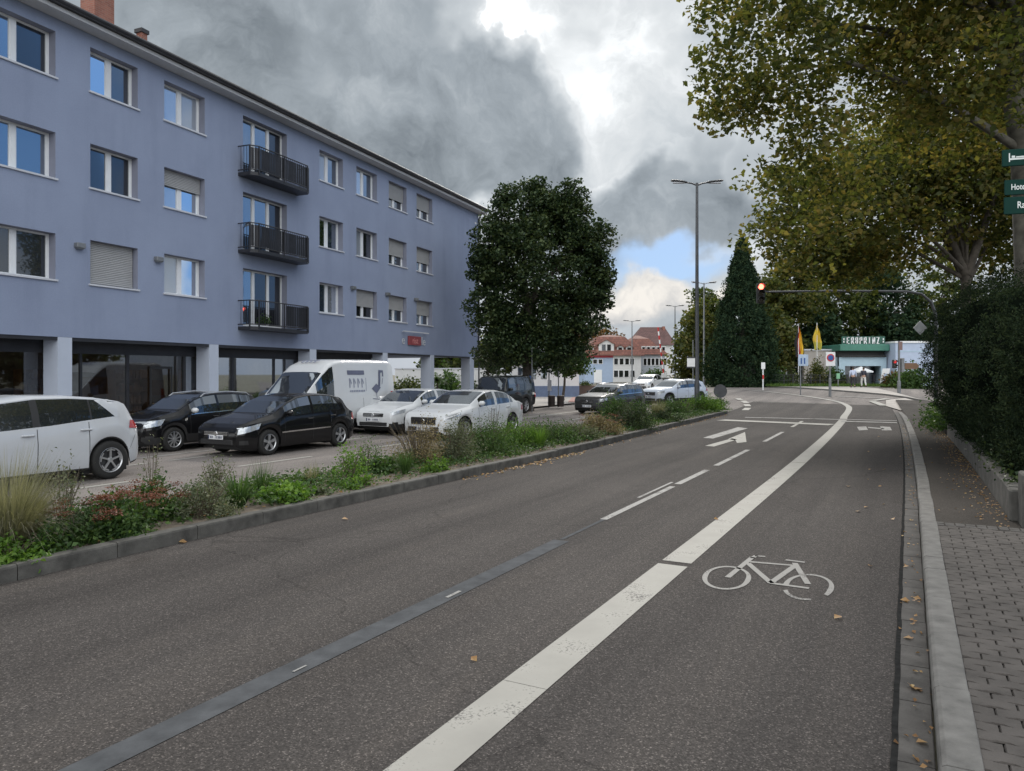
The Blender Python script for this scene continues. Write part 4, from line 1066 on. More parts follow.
GOLF = dict(cpil=(3.56,3.24,3.64), L=4.20, W=1.76, wb=2.58, fo=.87, r=.315, paint='black', rim='double', gc=.19, mould=.52,
    top=[(0,.60),(.04,.70),(.2,.80),(.6,.91),(1.0,.985),(1.08,1.0),(1.6,1.30),(1.95,1.43),(2.35,1.485),(2.8,1.485),(3.2,1.455),(3.58,1.375),(3.66,1.32),(3.88,1.09),(4.06,.96),(4.15,.89),(4.20,.58)],
    belt=[(0,.58),(.04,.67),(.3,.78),(1.1,.90),(2.5,.96),(3.7,1.02),(4.05,.95),(4.15,.86),(4.20,.55)],
    ws=(1.12,1.90), rw=(3.68,3.92), side=[(1.42,2.36),(2.44,3.22),(3.26,3.58)], seams=(1.38,2.40,3.30), mirror=(1.42,.95), grille=(.50,.62,.86), plate=.42,
    head=[(.03,.55),(.52,.66),(.62,.80),(.06,.70)], tail=[(3.98,.72),(4.17,.72),(4.15,.98),(4.0,.98)], handles=((2.28,.83),(3.14,.87)), fog=.30, rearplate=.6)
CROSS = dict(L=3.93, W=1.69, wb=2.47, fo=.80, r=.315, paint='black', rim='ten', gc=.22, clad=True, rails=(1.75,3.45), chromeline=True, mirpaint='white',
    top=[(0,.66),(.04,.76),(.2,.86),(.6,.96),(.95,1.03),(1.0,1.05),(1.5,1.35),(1.8,1.46),(2.2,1.51),(2.8,1.51),(3.3,1.47),(3.55,1.42),(3.66,1.3),(3.8,1.05),(3.88,.95),(3.93,.6)],
    belt=[(0,.62),(.04,.73),(.3,.84),(1.0,.94),(2.5,.98),(3.5,1.03),(3.8,.98),(3.88,.9),(3.93,.56)],
    ws=(1.02,1.78), rw=(3.58,3.78), side=[(1.32,2.2),(2.28,3.0),(3.04,3.42)], seams=(1.3,2.24,3.06), mirror=(1.32,.98), grille=(.56,.66,.8), plate=.46,
    head=[(.03,.64),(.42,.70),(.55,.86),(.06,.80)], tail=[(3.72,.8),(3.9,.8),(3.88,1.0),(3.76,1.02)], handles=((2.12,.86),(2.92,.89)), fog=.34)
SEDAN = dict(L=4.50, W=1.80, wb=2.73, fo=.90, r=.325, paint='white', rim='five', gc=.17, drl=True, chromeline=False,
    top=[(0,.62),(.04,.72),(.2,.81),(.6,.90),(1.2,.985),(1.3,1.0),(1.8,1.28),(2.15,1.41),(2.5,1.445),(2.9,1.44),(3.3,1.37),(3.7,1.21),(4.02,1.07),(4.3,1.04),(4.42,1.0),(4.47,.92),(4.50,.6)],
    belt=[(0,.60),(.04,.70),(.3,.78),(1.3,.91),(2.6,.96),(3.7,1.02),(4.02,1.02),(4.42,.96),(4.47,.88),(4.50,.56)],
    ws=(1.36,2.12), rw=(3.25,3.95), side=[(1.68,2.56),(2.62,3.45),(3.48,3.66)], seams=(1.62,2.60,3.45), mirror=(1.62,.98), grille=(.46,.68,.92), bars=1, plate=.30,
    head=[(.05,.60),(.60,.72),(.68,.80),(.05,.70)], tail=[(4.2,.75),(4.48,.75),(4.46,.9),(4.22,.93)], handles=((2.44,.86),(3.32,.89)), fog=.26, rearplate=.5)
CROSSHATCH = dict(cpil=(3.72,3.4,3.8), L=4.36, W=1.80, wb=2.65, fo=.88, r=.335, paint='white', rim='seven', gc=.20, clad=True,
    top=[(0,.66),(.04,.76),(.2,.86),(.6,.95),(1.1,1.02),(1.2,1.04),(1.75,1.34),(2.05,1.45),(2.4,1.49),(3.0,1.48),(3.5,1.42),(3.9,1.28),(4.15,1.06),(4.3,.98),(4.36,.6)],
    belt=[(0,.63),(.04,.73),(.3,.82),(1.2,.94),(2.6,1.0),(3.8,1.08),(4.15,1.02),(4.3,.92),(4.36,.56)],
    ws=(1.24,2.0), rw=(3.86,4.13), side=[(1.55,2.46),(2.54,3.35),(3.39,3.72)], seams=(1.5,2.5,3.42), mirror=(1.52,1.0), grille=(.60,.72,.84), bars=2, plate=.46,
    head=[(.04,.66),(.55,.74),(.62,.86),(.06,.78)], tail=[(4.0,.85),(4.32,.85),(4.3,1.0),(4.05,1.03)], handles=((2.38,.9),(3.24,.94)), fog=.34)
WAGON = dict(L=4.60, W=1.79, wb=2.76, fo=.82, r=.32, paint='grey', rim='ten', gc=.18, chromeline=True, rails=(2.05,3.9), 
    top=[(0,.64),(.04,.75),(.2,.85),(.6,.93),(1.2,1.0),(1.28,1.01),(1.8,1.29),(2.1,1.41),(2.5,1.455),(3.2,1.45),(3.9,1.40),(4.2,1.33),(4.42,1.08),(4.55,.95),(4.60,.6)],
    belt=[(0,.62),(.04,.72),(.3,.82),(1.3,.92),(2.6,.95),(4.0,1.0),(4.4,.98),(4.55,.88),(4.60,.56)],
    ws=(1.32,2.08), rw=(4.22,4.42), side=[(1.62,2.5),(2.56,3.3),(3.34,4.02)], seams=(1.58,2.53,3.36), mirror=(1.58,.97), grille=(.52,.72,.72), bars=4, plate=.34,
    head=[(.03,.60),(.45,.68),(.55,.84),(.06,.74)], tail=[(4.3,.75),(4.58,.75),(4.55,.97),(4.35,.98)], handles=((2.4,.86),(3.22,.88)), fog=.3)
SUV = dict(cpil=(3.58,3.30,3.68), L=4.23, W=1.82, wb=2.59, fo=.84, r=.345, paint='silverblue', rim='five', gc=.22, clad=True, bpillar=True, rails=(1.9,3.5),
    top=[(0,.74),(.04,.86),(.2,.97),(.6,1.03),(1.1,1.08),(1.18,1.10),(1.7,1.40),(1.95,1.51),(2.3,1.565),(2.9,1.56),(3.4,1.52),(3.75,1.44),(3.95,1.2),(4.1,1.06),(4.18,1.0),(4.23,.62)],
    belt=[(0,.72),(.04,.82),(.3,.92),(1.2,1.0),(2.6,1.05),(3.7,1.12),(4.1,1.0),(4.18,.94),(4.23,.58)],
    ws=(1.22,1.92), rw=(3.78,4.0), side=[(1.5,2.36),(2.44,3.2),(3.24,3.6)], seams=(1.48,2.4,3.25), mirror=(1.48,1.05), grille=(.62,.82,1.1), bars=2, plate=.48,
    head=[(.04,.70),(.42,.78),(.5,.90),(.06,.86)], tail=[(3.95,.86),(4.2,.86),(4.18,1.02),(4.0,1.03)], handles=((2.28,.93),(3.1,.96)), fog=.36, rearplate=.7)
JEEP = dict(L=4.3, W=1.80, wb=2.6, fo=.65, r=.38, paint='jeep', rim='seven', gc=.35, k=.12, pf=.9, pr=.96, clad=True,
    top=[(0,.95),(.03,1.05),(.2,1.08),(1.2,1.14),(1.25,1.15),(1.5,1.75),(1.6,1.83),(2.2,1.88),(4.1,1.88),(4.25,1.84),(4.28,1.7),(4.3,1.0)],
    belt=[(0,.92),(.03,1.0),(1.2,1.1),(4.2,1.14),(4.28,1.1),(4.3,.9)],
    ws=(1.27,1.52), rw=(4.24,4.27), side=[(1.55,2.3),(2.4,3.1),(3.2,4.05)], seams=(1.5,2.35,3.15), mirror=(1.5,1.15), grille=(.70,.98,.9), bars=5,
    head=[(.02,.75),(.10,.75),(.10,.95),(.02,.95)], tail=[(4.2,.8),(4.29,.8),(4.29,1.0),(4.2,1.0)], handles=((2.2,1.02),(3.0,1.02)))
TINY = dict(GOLF, paint='white', mould=None)
VAN = dict(L=5.20, W=1.98, wb=3.35, fo=.95, r=.335, paint='white', rim='seven', gc=.22, k=.10, pf=.80, pr=.97, clad=True,
    top=[(0,.80),(.05,.98),(.3,1.10),(.75,1.22),(.95,1.30),(1.62,1.98),(1.72,2.06),(1.95,2.26),(2.25,2.38),(2.6,2.42),(4.6,2.44),(5.05,2.43),(5.13,2.40),(5.165,2.3),(5.19,1.5),(5.20,.8)],
    belt=[(0,.76),(.05,.92),(.5,1.06),(1.0,1.14),(2.3,1.16),(5.1,1.18),(5.18,1.1),(5.20,.7)],
    ws=(.98,1.66), side=[(1.35,2.12)], seams=(1.22,2.2,3.5), mirror=(1.2,1.12), mirpaint='black', grille=(.62,.82,1.0), bars=2, plate=.42,
    head=[(.04,.78),(.40,.84),(.55,1.04),(.08,.94)], tail=[(5.02,.85),(5.17,.85),(5.16,1.35),(5.03,1.35)], handles=((2.05,1.0),(2.35,1.0)), fog=.32)
car_uv('parked_car', 'white hatchback with dark spoked wheels, cut off by the left edge', 'car', HATCH_EV, 5.0, -13.95, scale=1.0)
car_uv('parked_car', 'black compact hatchback with a front number plate, directly in front of the white van', 'car', GOLF, 12.05, -14.35, scale=.97)
car_uv('parked_car', 'black small car with silver roof rails parked below the shop windows behind the black hatchback', 'car', CROSS, 11.6, -17.05, scale=.96)
car_uv('parked_car', 'white saloon car with long bonnet and chrome barred grille behind the median plants', 'car', SEDAN, 17.85, -12.5, az=A0+math.radians(3))
car_uv('parked_car', 'white crossover hatchback with dark lower bumper, half hidden by the white saloon', 'car', CROSSHATCH, 18.6, -14.95, scale=.97)
a = math.radians(38); x, y = at(611, 37.6), 37.6; d = 2.3
make_car('parked_car', 'dark grey estate car with roof rails heading left beyond the tallest median bush', 'car', WAGON, (x-math.sin(a)*d, y-math.cos(a)*d, .006), a)
a = math.radians(57); x, y = at(674, 44.8), 44.8; d = 2.1
make_car('parked_car', 'pale silver crossover with black sill cladding turning in behind the lamp post', 'car', SUV, (x-math.sin(a)*d, y-math.cos(a)*d, g(x,y)+.01), a)
a = math.radians(30); x, y = at(640, 66), 66
make_car('parked_car', 'small white car farthest away, between the grey estate and the silver crossover', 'car', TINY, (x, y, g(x,y)+.02), a)
car_uv('jeep', 'dark boxy off-road vehicle parked beside the trunk of the round linden', 'car', JEEP, 29.4, -17.4)
# ---- the van with its lettering and drawn bird-like dustpan figure
root, surf, zt_at, patch = car_uv('van', 'white high roofed delivery van with blue grey lettering parked in front of the shop', 'van', VAN, 15.75, -16.85, scale=1.0)
ink = plain('van_ink', (.12,.13,.19), .5); ink2 = plain('van_ink_pale', (.22,.24,.32), .5)
def decal(name, polys, m, off=.012):
    mb = MB()
    for pl in polys: patch(mb, -1, pl, off, 3, 2)
    mb.build(name, m, root)
decal('logo_bar', [[(2.78,1.92),(3.62,1.92),(3.62,2.06),(2.78,2.06)]], ink)
let = []
for i in range(4):
    x = 2.84+i*.2
    let += [[(x,1.50),(x+.045,1.50),(x+.045,1.80),(x,1.80)],[(x+.05,1.74),(x+.10,1.60),(x+.12,1.66),(x+.06,1.80)]]
let.append([(3.66,1.38),(3.68,1.38),(3.68,1.82),(3.66,1.82)])
decal('logo_letters', let, ink2)
decal('logo_line', [[(2.86+i*.085,1.36),(2.92+i*.085,1.36),(2.92+i*.085,1.42),(2.86+i*.085,1.42)] for i in range(9)], ink2)
decal('logo_figure', [[(3.95,1.45),(4.20,1.28),(4.45,1.48),(4.20,1.62)],[(4.30,1.52),(4.42,1.52),(4.50,2.00),(4.38,2.00)],[(4.38,1.98),(4.66,2.0),(4.66,2.07),(4.40,2.08)],[(4.56,1.86),(4.64,1.86),(4.66,2.0),(4.60,2.0)],
                        [(4.19,1.12),(4.215,1.12),(4.215,1.30),(4.19,1.30)],[(3.98,1.10),(4.44,1.06),(4.44,1.085),(3.98,1.125)],[(4.52,1.60),(4.55,1.60),(4.60,1.80),(4.57,1.80)]], ink)
hood = MB()
for i in range(4): x = -.3+i*.17; hood.obox((2.02-.03, x+.05, 2.335), (.05,0,.025), (0,.03,0), (-.004,0,.006))
hood.obox((2.08,0,2.375), (.018,0,.006), (0,.36,0), (-.003,0,.006)); hood.build('roof_lettering', ink2, root)
# ================================================================== VEGETATION
def ell_points(ells, n, fill=.45):
    """points spread through the outer part of a union of ellipsoids (list of cx,cy,cz,rx,ry,rz)"""
    E = np.array(ells, float); wgt = (E[:,3]*E[:,4]*E[:,5])**.75; wgt /= wgt.sum()
    k = RNG.choice(len(E), n, p=wgt); d = RNG.normal(size=(n,3)); d /= np.linalg.norm(d, axis=1)[:,None]
    r = RNG.uniform(fill**3, 1, n)**(1/3)
    return E[k,:3]+d*E[k,3:]*r[:,None], d
def clumps(centers, per, r, flat=.75):
    n = len(centers); rr = r*RNG.uniform(.6, 1.35, n)
    P = np.repeat(centers, per, axis=0); Rr = np.repeat(rr, per)[:,None]
    d = RNG.normal(size=P.shape); d /= np.linalg.norm(d, axis=1)[:,None]; d[:,2] *= flat
    return P+d*Rr*RNG.uniform(.25, 1, len(P))[:,None]**.6
def limb(mb, a, b, r0, r1, sag=.0, n=7, wob=.12):
    a, b = Vector(a), Vector(b); L2 = (b-a).length; pts = []
    o = Vector((random.uniform(-1,1), random.uniform(-1,1), random.uniform(-.3,.8)))*L2*wob
    for i in range(n):
        t = i/(n-1); pts.append(a.lerp(b, t)+o*math.sin(PI*t)+Vector((0,0,-sag*math.sin(PI*t))))
    mb.tube(pts, [r0+(r1-r0)*(i/(n-1))**.8 for i in range(n)], 8)
    return pts
def tree(name, label, cat, base, trunk_top, tr, ells, ncl, per, clr, leaf, mat, bark, group=None, nl=10, fill=.45, forks=None, twigs=0, up=.35, trunkpts=None, seed=None):
    bx_, by_, bz_ = base
    root = thing(name, label, cat, base, 0, group)
    E = [(e[0]-bx_, e[1]-by_, e[2]-bz_, *e[3:]) for e in ells]
    C, _ = ell_points(E, ncl, fill)
    P = clumps(C, per, clr); leaves('crown', P, leaf, mat, root, up)
    tb = MB(); tt = Vector(trunk_top)-Vector(base)
    pts = [Vector((0,0,-.1)), Vector((0,0,.25))]+([Vector(p)-Vector(base) for p in trunkpts] if trunkpts else [Vector((tt.x*.5+random.uniform(-.1,.1), tt.y*.5, tt.z*.5))])+[tt]
    k = len(pts); tb.tube(pts, [tr*1.35, tr]+[tr*(1-.35*i/(k-2)) for i in range(1, k-1)], 12)
    srt = C[np.argsort(RNG.random(len(C)))[:nl]]
    for c in srt:
        t = random.uniform(.72, 1.0); s = pts[-2].lerp(pts[-1], t) if k > 3 else tt*t
        q = limb(tb, s, c, tr*.38, tr*.05)
        for _ in range(twigs):
            c2 = C[np.argsort(((C-np.array(q[4]))**2).sum(1))[random.randint(1, 12)]]; limb(tb, q[random.choice((3,4,5))], c2, tr*.12, tr*.03, n=5)
    for (a, b, r0, r1) in (forks or []): limb(tb, Vector(a)-Vector(base), Vector(b)-Vector(base), r0, r1, n=8, wob=.05)
    tb.build('trunk', bark, root, True, 80)
    return root
X15 = lambda px, y=15: at(px, y)
def E_px(y, lst):       # px, py, rx_px, ry_px, depth m (dy), -> ellipsoids at distance y
    s = y/F; return [(at(px,y+dy), y+dy, zat(py,y), rx*s, dep, rz*s) for px, py, rx, rz, dy, dep in lst]
b0 = (at(1032,15), 15.0, .1)
pl_e = E_px(15, [(775,50,72,85,-.5,2.2),(870,-20,100,95,0,2.6),(980,-60,130,120,0,3),(1100,-20,130,140,0,3),(800,145,55,55,-.3,1.4),(880,70,80,60,.8,1.8),(950,60,90,80,1.5,2),(1080,130,70,100,1,2),
                   (740,85,42,50,-.6,1.2),(985,40,60,60,-2,1.2),(1012,115,36,40,-2.2,.9),(950,110,50,40,-1.8,1.2),(1000,10,60,50,-2,1),(835,205,42,50,.4,1.2),(905,-150,160,90,0,3),(770,-60,90,70,0,2.2),(1000,-200,220,100,0,4)])
tree('plane_tree', 'tall mottled plane tree leaning over the road at the right edge, behind the green signs', 'tree', b0, (at(1018,15),15,zat(40,15)), .33, pl_e, 1250, 58, .52, .125, M['leaf_plane'], M['bark'],
     nl=11, fill=.30, twigs=2, trunkpts=[(at(1032,15),15,zat(270,15)),(at(1026,15),15,zat(150,15)),(at(1016,15),15,zat(95,15))],
     forks=[((at(1020,15),15,zat(150,15)),(at(832,15),14.6,zat(68,15)),.09,.04),((at(1014,15),15,zat(75,15)),(at(955,15),14.5,zat(-20,15)),.17,.08),((at(1016,15),15,zat(80,15)),(at(1040,15),15.5,zat(-60,15)),.2,.1)])
b1 = (at(965,28), 28.0, .1)
pl2 = E_px(28, [(870,205,75,62,0,3),(955,165,80,75,.5,3.2),(800,222,42,52,-.5,2),(905,150,70,50,1,2.5),(1000,210,60,60,1.5,2.5),(860,258,60,22,1,2),(1040,150,60,80,1,2.5)])
tree('plane_tree', 'second plane tree with forked trunk rising behind the yew hedge', 'tree', b1, (at(966,28),28,zat(268,28)), .24, pl2, 760, 54, .9, .20, M['leaf_plane'], M['bark_dark'],
     nl=9, fill=.25, forks=[((at(966,28),28,zat(275,28)),(at(940,28),28,zat(205,28)),.2,.08),((at(966,28),28,zat(275,28)),(at(1000,28),28,zat(180,28)),.2,.08),((at(966,28),28,zat(275,28)),(at(968,28),28.5,zat(200,28)),.15,.06)])
b2 = (at(527,39), 39.0, .1)
ln = E_px(39, [(540,278,56,72,0,3.0),(560,205,26,24,0,1.6),(598,270,16,20,0,1.2),(585,240,24,24,0,1.5),(482,270,14,26,0,1.1),(527,212,33,32,0,1.8),(562,222,30,28,0,1.6),(497,245,24,40,0,1.6),(592,258,15,24,0,1.1),(586,295,26,32,0,1.5),(488,305,20,40,0,1.2),(530,345,40,26,0,2),(500,335,30,34,0,1.8),(550,352,38,20,0,2),(572,322,32,32,0,1.5),(505,205,14,16,0,.8),(598,292,13,18,0,.8)])
tree('linden_tree', 'dense dark green round linden standing by the end of the lavender building', 'tree', b2, (at(529,39),39,zat(300,39)), .30, ln, 900, 90, .58, .17, M['leaf_linden'], M['bark_dark'], nl=8, fill=.25)
# clipped round tree and smaller trees by the side street
tree('round_tree', 'small ball shaped tree with thin dark trunk in front of the white low building', 'tree', (at(563,52),52,.1), (at(565,52),52,zat(370,52)), .10, E_px(52, [(572,362,17,14,0,1.2),(565,366,14,10,.3,1),(580,366,10,10,0,.8)]), 90, 34, .42, .2, M['leaf_green'], M['bark_dark'], nl=4)
tree('round_tree', 'small shaded tree seen between the building end pillar and the linden', 'tree', (at(491,50),50,.1), (at(490,50),50,zat(378,50)), .10, E_px(50, [(489,363,13,11,0,1.1),(496,360,9,9,0,.8)]), 60, 30, .42, .2, M['leaf_linden'], M['bark_dark'], nl=4)
for px, py, rx, rz, y, lab in ((505,352,34,26,78,'leafy dark tree behind the linden and the end pillar'),(450,362,30,22,72,'dark tree seen through the open passage under the building')):
    tree('broadleaf_tree', lab, 'tree', (at(px,y),y,.05), (at(px,y),y,zat(py,y)), .22, E_px(y, [(px,py,rx*.7,rz*.8,0,2.5),(px-rx*.5,py+6,rx*.5,rz*.6,0,2),(px+rx*.5,py+5,rx*.5,rz*.6,0,2)]), 110, 34, .9, .42, M['leaf_mid'], M['bark_dark'], nl=5)
# tall dark conifer, ragged cone down to the ground
cx_, cy_ = at(742,70), 70.0; cz_ = g(cx_, cy_)
root = thing('conifer', 'tall dark pointed conifer in the middle background left of the red traffic light', 'tree', (cx_,cy_,cz_))
C = []
Hc = zat(243,70)-cz_
for i in range(1500):
    t = RNG.random()**.75; h = Hc*RNG.random()**1.15
    t = 1-h/Hc; r = 3.25*(1-(1-t)**1.5)*(.82+.3*RNG.random()) ; r = min(r, 2.85+.4*RNG.random()); a = RNG.uniform(0, 2*PI); r *= 1+.22*math.sin(a*5+h*2.1)*math.sin(h*3.3+a*2)+.10*math.sin(h*6.5); r *= RNG.uniform(.5,1)**.5
    C.append((r*math.cos(a), r*math.sin(a), h))
P = clumps(np.array(C), 40, .46, 1.3); leaves('crown', P, .26, M['leaf_dark'], root, -.1, .45)
tb = MB(); tb.tube([(0,0,-.1),(0,0,Hc*.5),(0,0,Hc*.97)], [.35,.22,.03], 8); tb.build('trunk', M['bark_dark'], root, True)
# trees far behind
FARB = [ # px, py centre, rx, rz, y, mat, label, nclumps
 (697,345,28,48,92,'leaf_yellow','pale yellowing tree between the far houses and the dark conifer'),
 (708,318,22,34,98,'leaf_mid','mid green tree top left of the dark conifer'),
 (790,285,34,48,82,'leaf_yellow','yellowing tree just right of the dark conifer'),
 (776,340,22,34,79,'leaf_yellow','olive brown narrow tree beside the flags'),
 (835,300,44,55,88,'leaf_mid','broad green tree behind the yellow flag'),
 (885,310,46,52,90,'leaf_dark','dark tree directly behind the green hotel sign'),
 (940,300,50,60,92,'leaf_mid','green tree behind the pale blue block and hedge'),
 (862,262,40,38,96,'leaf_yellow','tall yellow green tree above the green hotel sign'),
 (815,345,36,36,84,'leaf_dark','low dark tree filling the gap behind the two flags'),
 (760,330,22,38,86,'leaf_dark','narrow dark tree hugging the right side of the conifer'),
 (905,345,40,30,86,'leaf_dark','low dark tree behind the roof of the pale blue block'),
]
for px, py, rx, rz, y, mt, lab in FARB:
    x = at(px,y); b = (x, y, g(x,y)); e = [(px,py,rx*.72,rz*.75,0,3.5),(px-rx*.5,py+rz*.25,rx*.55,rz*.55,-1,2.6),(px+rx*.5,py+rz*.2,rx*.55,rz*.55,.5,2.6),(px+random.uniform(-8,8),py-rz*.5,rx*.45,rz*.45,0,2.2),(px,py+rz*.6,rx*.6,rz*.5,0,3)]
    tree('broadleaf_tree', lab, 'tree', b, (x,y,zat(py,y)), .28, E_px(y, e), 190, 34, 1.0, .46, M[mt], M['bark_dark'], group='trees in the background' , nl=7, fill=.3)
x = at(598,150); tree('broadleaf_tree', 'brownish tree top rising behind the red roofs at the left', 'tree', (at(588,150),150,0), (at(588,150),150,zat(352,150)), .4, E_px(150, [(586,346,26,20,0,5),(608,342,14,12,0,4)]), 120, 30, 1.3, .6, M['leaf_rust'], M['bark_dark'], nl=4)
# unseen trees added outside the frame so the shop windows reflect foliage
for k, (x, y, h, lab) in enumerate(((20,17,7.0,'broad unseen tree added for window reflections behind the pavement, nearest the camera'),(25.5,24,8.0,'tall unseen tree added for window reflections behind the plane trunk'),(20,8,6.5,'low unseen tree added for window reflections behind the camera side of the hedge'),(30,13,8.5,'large dark unseen tree added for window reflections farthest from the road'),(24,0,7.5,'unseen tree added for window reflections farthest back along the road'),(29,31,8,'unseen tree added for window reflections behind the tall added tree'))):
    tree('reflection_tree', lab, 'tree', (x,y,0), (x,y,h*.6), .2, [(x,y,h*.55,3.4,3.4,h*.42),(x+2,y+2,h*.4,2.6,2.6,h*.36),(x-1.5,y-2,h*.38,2.4,2.4,h*.34)], 120, 34, 1.0, .45, M['leaf_mid'], M['bark_dark'], nl=5, group='unseen trees added for window reflections')
# ---------------------------------------------------------------- yew hedge behind its low wall
def uvz(u, v, z): x, y = uv(u, v); return (x, y, z)
he = [(13.2,2.75,1.85,1.7,1.55,1.65),(13.3,2.3,.95,1.7,1.05,.75),(16,2.2,.95,2.2,1.1,.8),(19,2.15,.95,2.2,1.1,.8),(22,2.1,1.0,2.2,1.15,.8),(15.6,2.55,1.95,2.2,1.65,1.9),(18.6,2.35,2.15,2.4,1.75,2.1),(21.8,2.25,2.3,2.4,1.8,2.15),(25.0,2.25,2.4,2.3,1.75,2.15),(15.0,3.9,2.0,2.5,1.6,1.9),(12.9,4.3,1.8,1.5,1.6,1.7)]
n = 6500; E = np.array(he); k = RNG.choice(len(E), n); d = RNG.normal(size=(n,3)); d /= np.linalg.norm(d, axis=1)[:,None]
loc = E[k,:3]+d*E[k,3:]*RNG.uniform(.90,1.05,n)[:,None]
keep = loc[:,2] > .3; loc = loc[keep]; d = d[keep]
C = np.array([uvz(*p) for p in loc])
root = thing('yew_hedge', 'tall dark clipped yew hedge bulging over the right pavement', 'hedge', (*uv(13,2.5),.1))
C0 = C-np.array(root.location)
P = clumps(C0, 44, .16, .9); leaves('crown', P, .058, M['leaf_yew'], root, .1, .34)
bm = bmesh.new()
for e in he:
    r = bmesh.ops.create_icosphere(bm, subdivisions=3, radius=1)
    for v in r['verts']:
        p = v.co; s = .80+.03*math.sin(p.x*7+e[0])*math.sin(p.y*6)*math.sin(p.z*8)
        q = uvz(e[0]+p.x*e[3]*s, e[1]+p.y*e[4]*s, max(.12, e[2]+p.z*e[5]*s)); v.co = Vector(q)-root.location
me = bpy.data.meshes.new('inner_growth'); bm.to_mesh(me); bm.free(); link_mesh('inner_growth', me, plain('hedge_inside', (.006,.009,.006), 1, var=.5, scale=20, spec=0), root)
root = thing('low_wall', 'low weathered concrete wall along the foot of the yew hedge', 'wall', (*uv(12,1.2),.1))
m = MB(); u = 11.6
while u < 25:
    ring = []
    for uu in (u+.004, u+.996):
        for vv, zz in ((1.13,-.05),(1.14,.36),(1.16,.385),(1.29,.385),(1.30,.36),(1.30,-.05)):
            q = Vector(uvz(uu, vv, .1+zz))-root.location; ring.append(q)
    m.add(ring, [list(range(6)), [6+i for i in range(6)][::-1]]+[[i,(i+1)%6,6+(i+1)%6,6+i] for i in range(6)]); u += 1
m.build('wall_stones', M['kerb_dark'], root)
for u, v, w, h in ((11.25,1.06,.30,.40),(10.82,1.20,.42,.66)):
    m = MB(); q = Vector(uvz(u, v+.2, .1))-root.location; m.box(q.x-w/2,q.y-w*.5,0,q.x+w/2,q.y+w*.5,h,rz=-A0,bev=.02); m.build('end_block', M['kerb_dark'], root)
# ivy and weeds at the foot of the hedge
P = np.array([uvz(RNG.uniform(11.6,17), 1.26+RNG.normal()*.10, .42+abs(RNG.normal())*.14) for _ in range(420)])
o = leaves('ivy', P, .06, M['leaf_linden']); tag(o, 'green ivy spilling over the low concrete wall under the hedge', 'ivy')
P = np.array([uvz(RNG.uniform(26,31), 1.15+RNG.normal()*.28, .2+abs(RNG.normal())*.35) for _ in range(1800)])
o = leaves('shrub', P, .11, M['leaf_green']); tag(o, 'low green bush at the far end of the yew hedge by the pavement', 'shrub')
# ---------------------------------------------------------------- plants in the median
def u_at(px, v):
    k = (px-512)/F; return -v*(CU+SU*k)/(SU-CU*k)
def med(px, v):
    x, y = uv(u_at(px, v), v); return (x, y, .13)
def hemi(n, r, h, inner=.3):
    d = RNG.normal(size=(n,3)); d /= np.linalg.norm(d, axis=1)[:,None]; d[:,2] = np.abs(d[:,2]); q = RNG.uniform(inner,1,n)**.5
    return d*q[:,None]*np.array([r,r,h])
def lumpy(n, r, h, k=9):
    c = hemi(k, r*.75, h*.75, .2); w = RNG.integers(0, k, n); return np.maximum(c[w]+RNG.normal(size=(n,3))*np.array([r,r,h])*.20, [-9,-9,.01])
def stems(mb, n, r, h, lean=.5, w=.006):
    for _ in range(n):
        a = random.uniform(0, 2*PI); q = random.uniform(.2,1)*r; mb.tube([(q*.2*math.cos(a),q*.2*math.sin(a),-.03),(q*.6*math.cos(a),q*.6*math.sin(a),h*.5),(q*math.cos(a),q*math.sin(a),h*random.uniform(.7,1))], [w,w*.8,w*.4], 4, False)
def shrub(label, px, v, r, h, n, leaf, mat, name='shrub', st=14, asp=.6, extra=None):
    k_ = 1.25 if px > 400 else 1.15; r *= k_; n = int(n*k_*1.3); h *= 1.08
    root = thing(name, label, name.replace('_',' '), med(px, v))
    leaves('foliage', lumpy(n, r, h), leaf, M[mat], root, .2, asp)
    m = MB(); stems(m, st, r*.8, h*.85); m.build('stems', M['twig'], root)
    if extra: extra(root, r, h)
    return root
def tuft(label, px, v, r, h, n, w, mat, droop=.6, name='grass_tuft', spread=.8):
    a = RNG.uniform(0, 2*PI, n); rr = RNG.uniform(0, .22, n)*r; B = np.column_stack([rr*np.cos(a), rr*np.sin(a), np.zeros(n)])
    a2 = a+RNG.normal(0,.5,n); D = np.column_stack([np.cos(a2)*spread*RNG.uniform(.2,1,n), np.sin(a2)*spread*RNG.uniform(.2,1,n), np.ones(n)])
    o = blades(name, B, D, h*1.25, w, M[mat], None, droop, 6); o.location = med(px, v); return tag(o, label, name.replace('_',' '))
def heads(mat, n=16, flat=.035, rad=.05):
    def f(root, r, h):
        c = hemi(n, r*.95, h*.85, .5); c[:,2] = np.maximum(c[:,2], h*RNG.uniform(.45,.85,n))+.06
        P = np.repeat(c, 60, axis=0)+RNG.normal(size=(n*60,3))*np.array([rad,rad,flat*.4]); leaves('flower_heads', P, .022, M[mat], root, 1.2, .9)
    return f
tuft('straw coloured fountain grass at the near end of the median', 8, -8.2, .7, 1.02, 3000, .0045, 'straw', .72, 'fountain_grass', .8)
shrub('low bright green plant right at the kerb below the fountain grass', 12, -7.72, .30, .22, 700, .06, 'leaf_bright', 'low_plant')
shrub('green sedum with rusty flower heads nearest the fountain grass', 84, -7.95, .36, .40, 1300, .06, 'leaf_green', 'sedum_plant', extra=heads('sedum_head', 18))
shrub('larger sedum with rust red flower heads in the middle of its clump', 128, -7.98, .42, .46, 1700, .06, 'leaf_green', 'sedum_plant', extra=heads('sedum_head', 26))
shrub('sedum with few rusty heads set against the grey green shrub', 163, -8.35, .34, .44, 1100, .06, 'leaf_green', 'sedum_plant', extra=heads('sedum_head', 12))
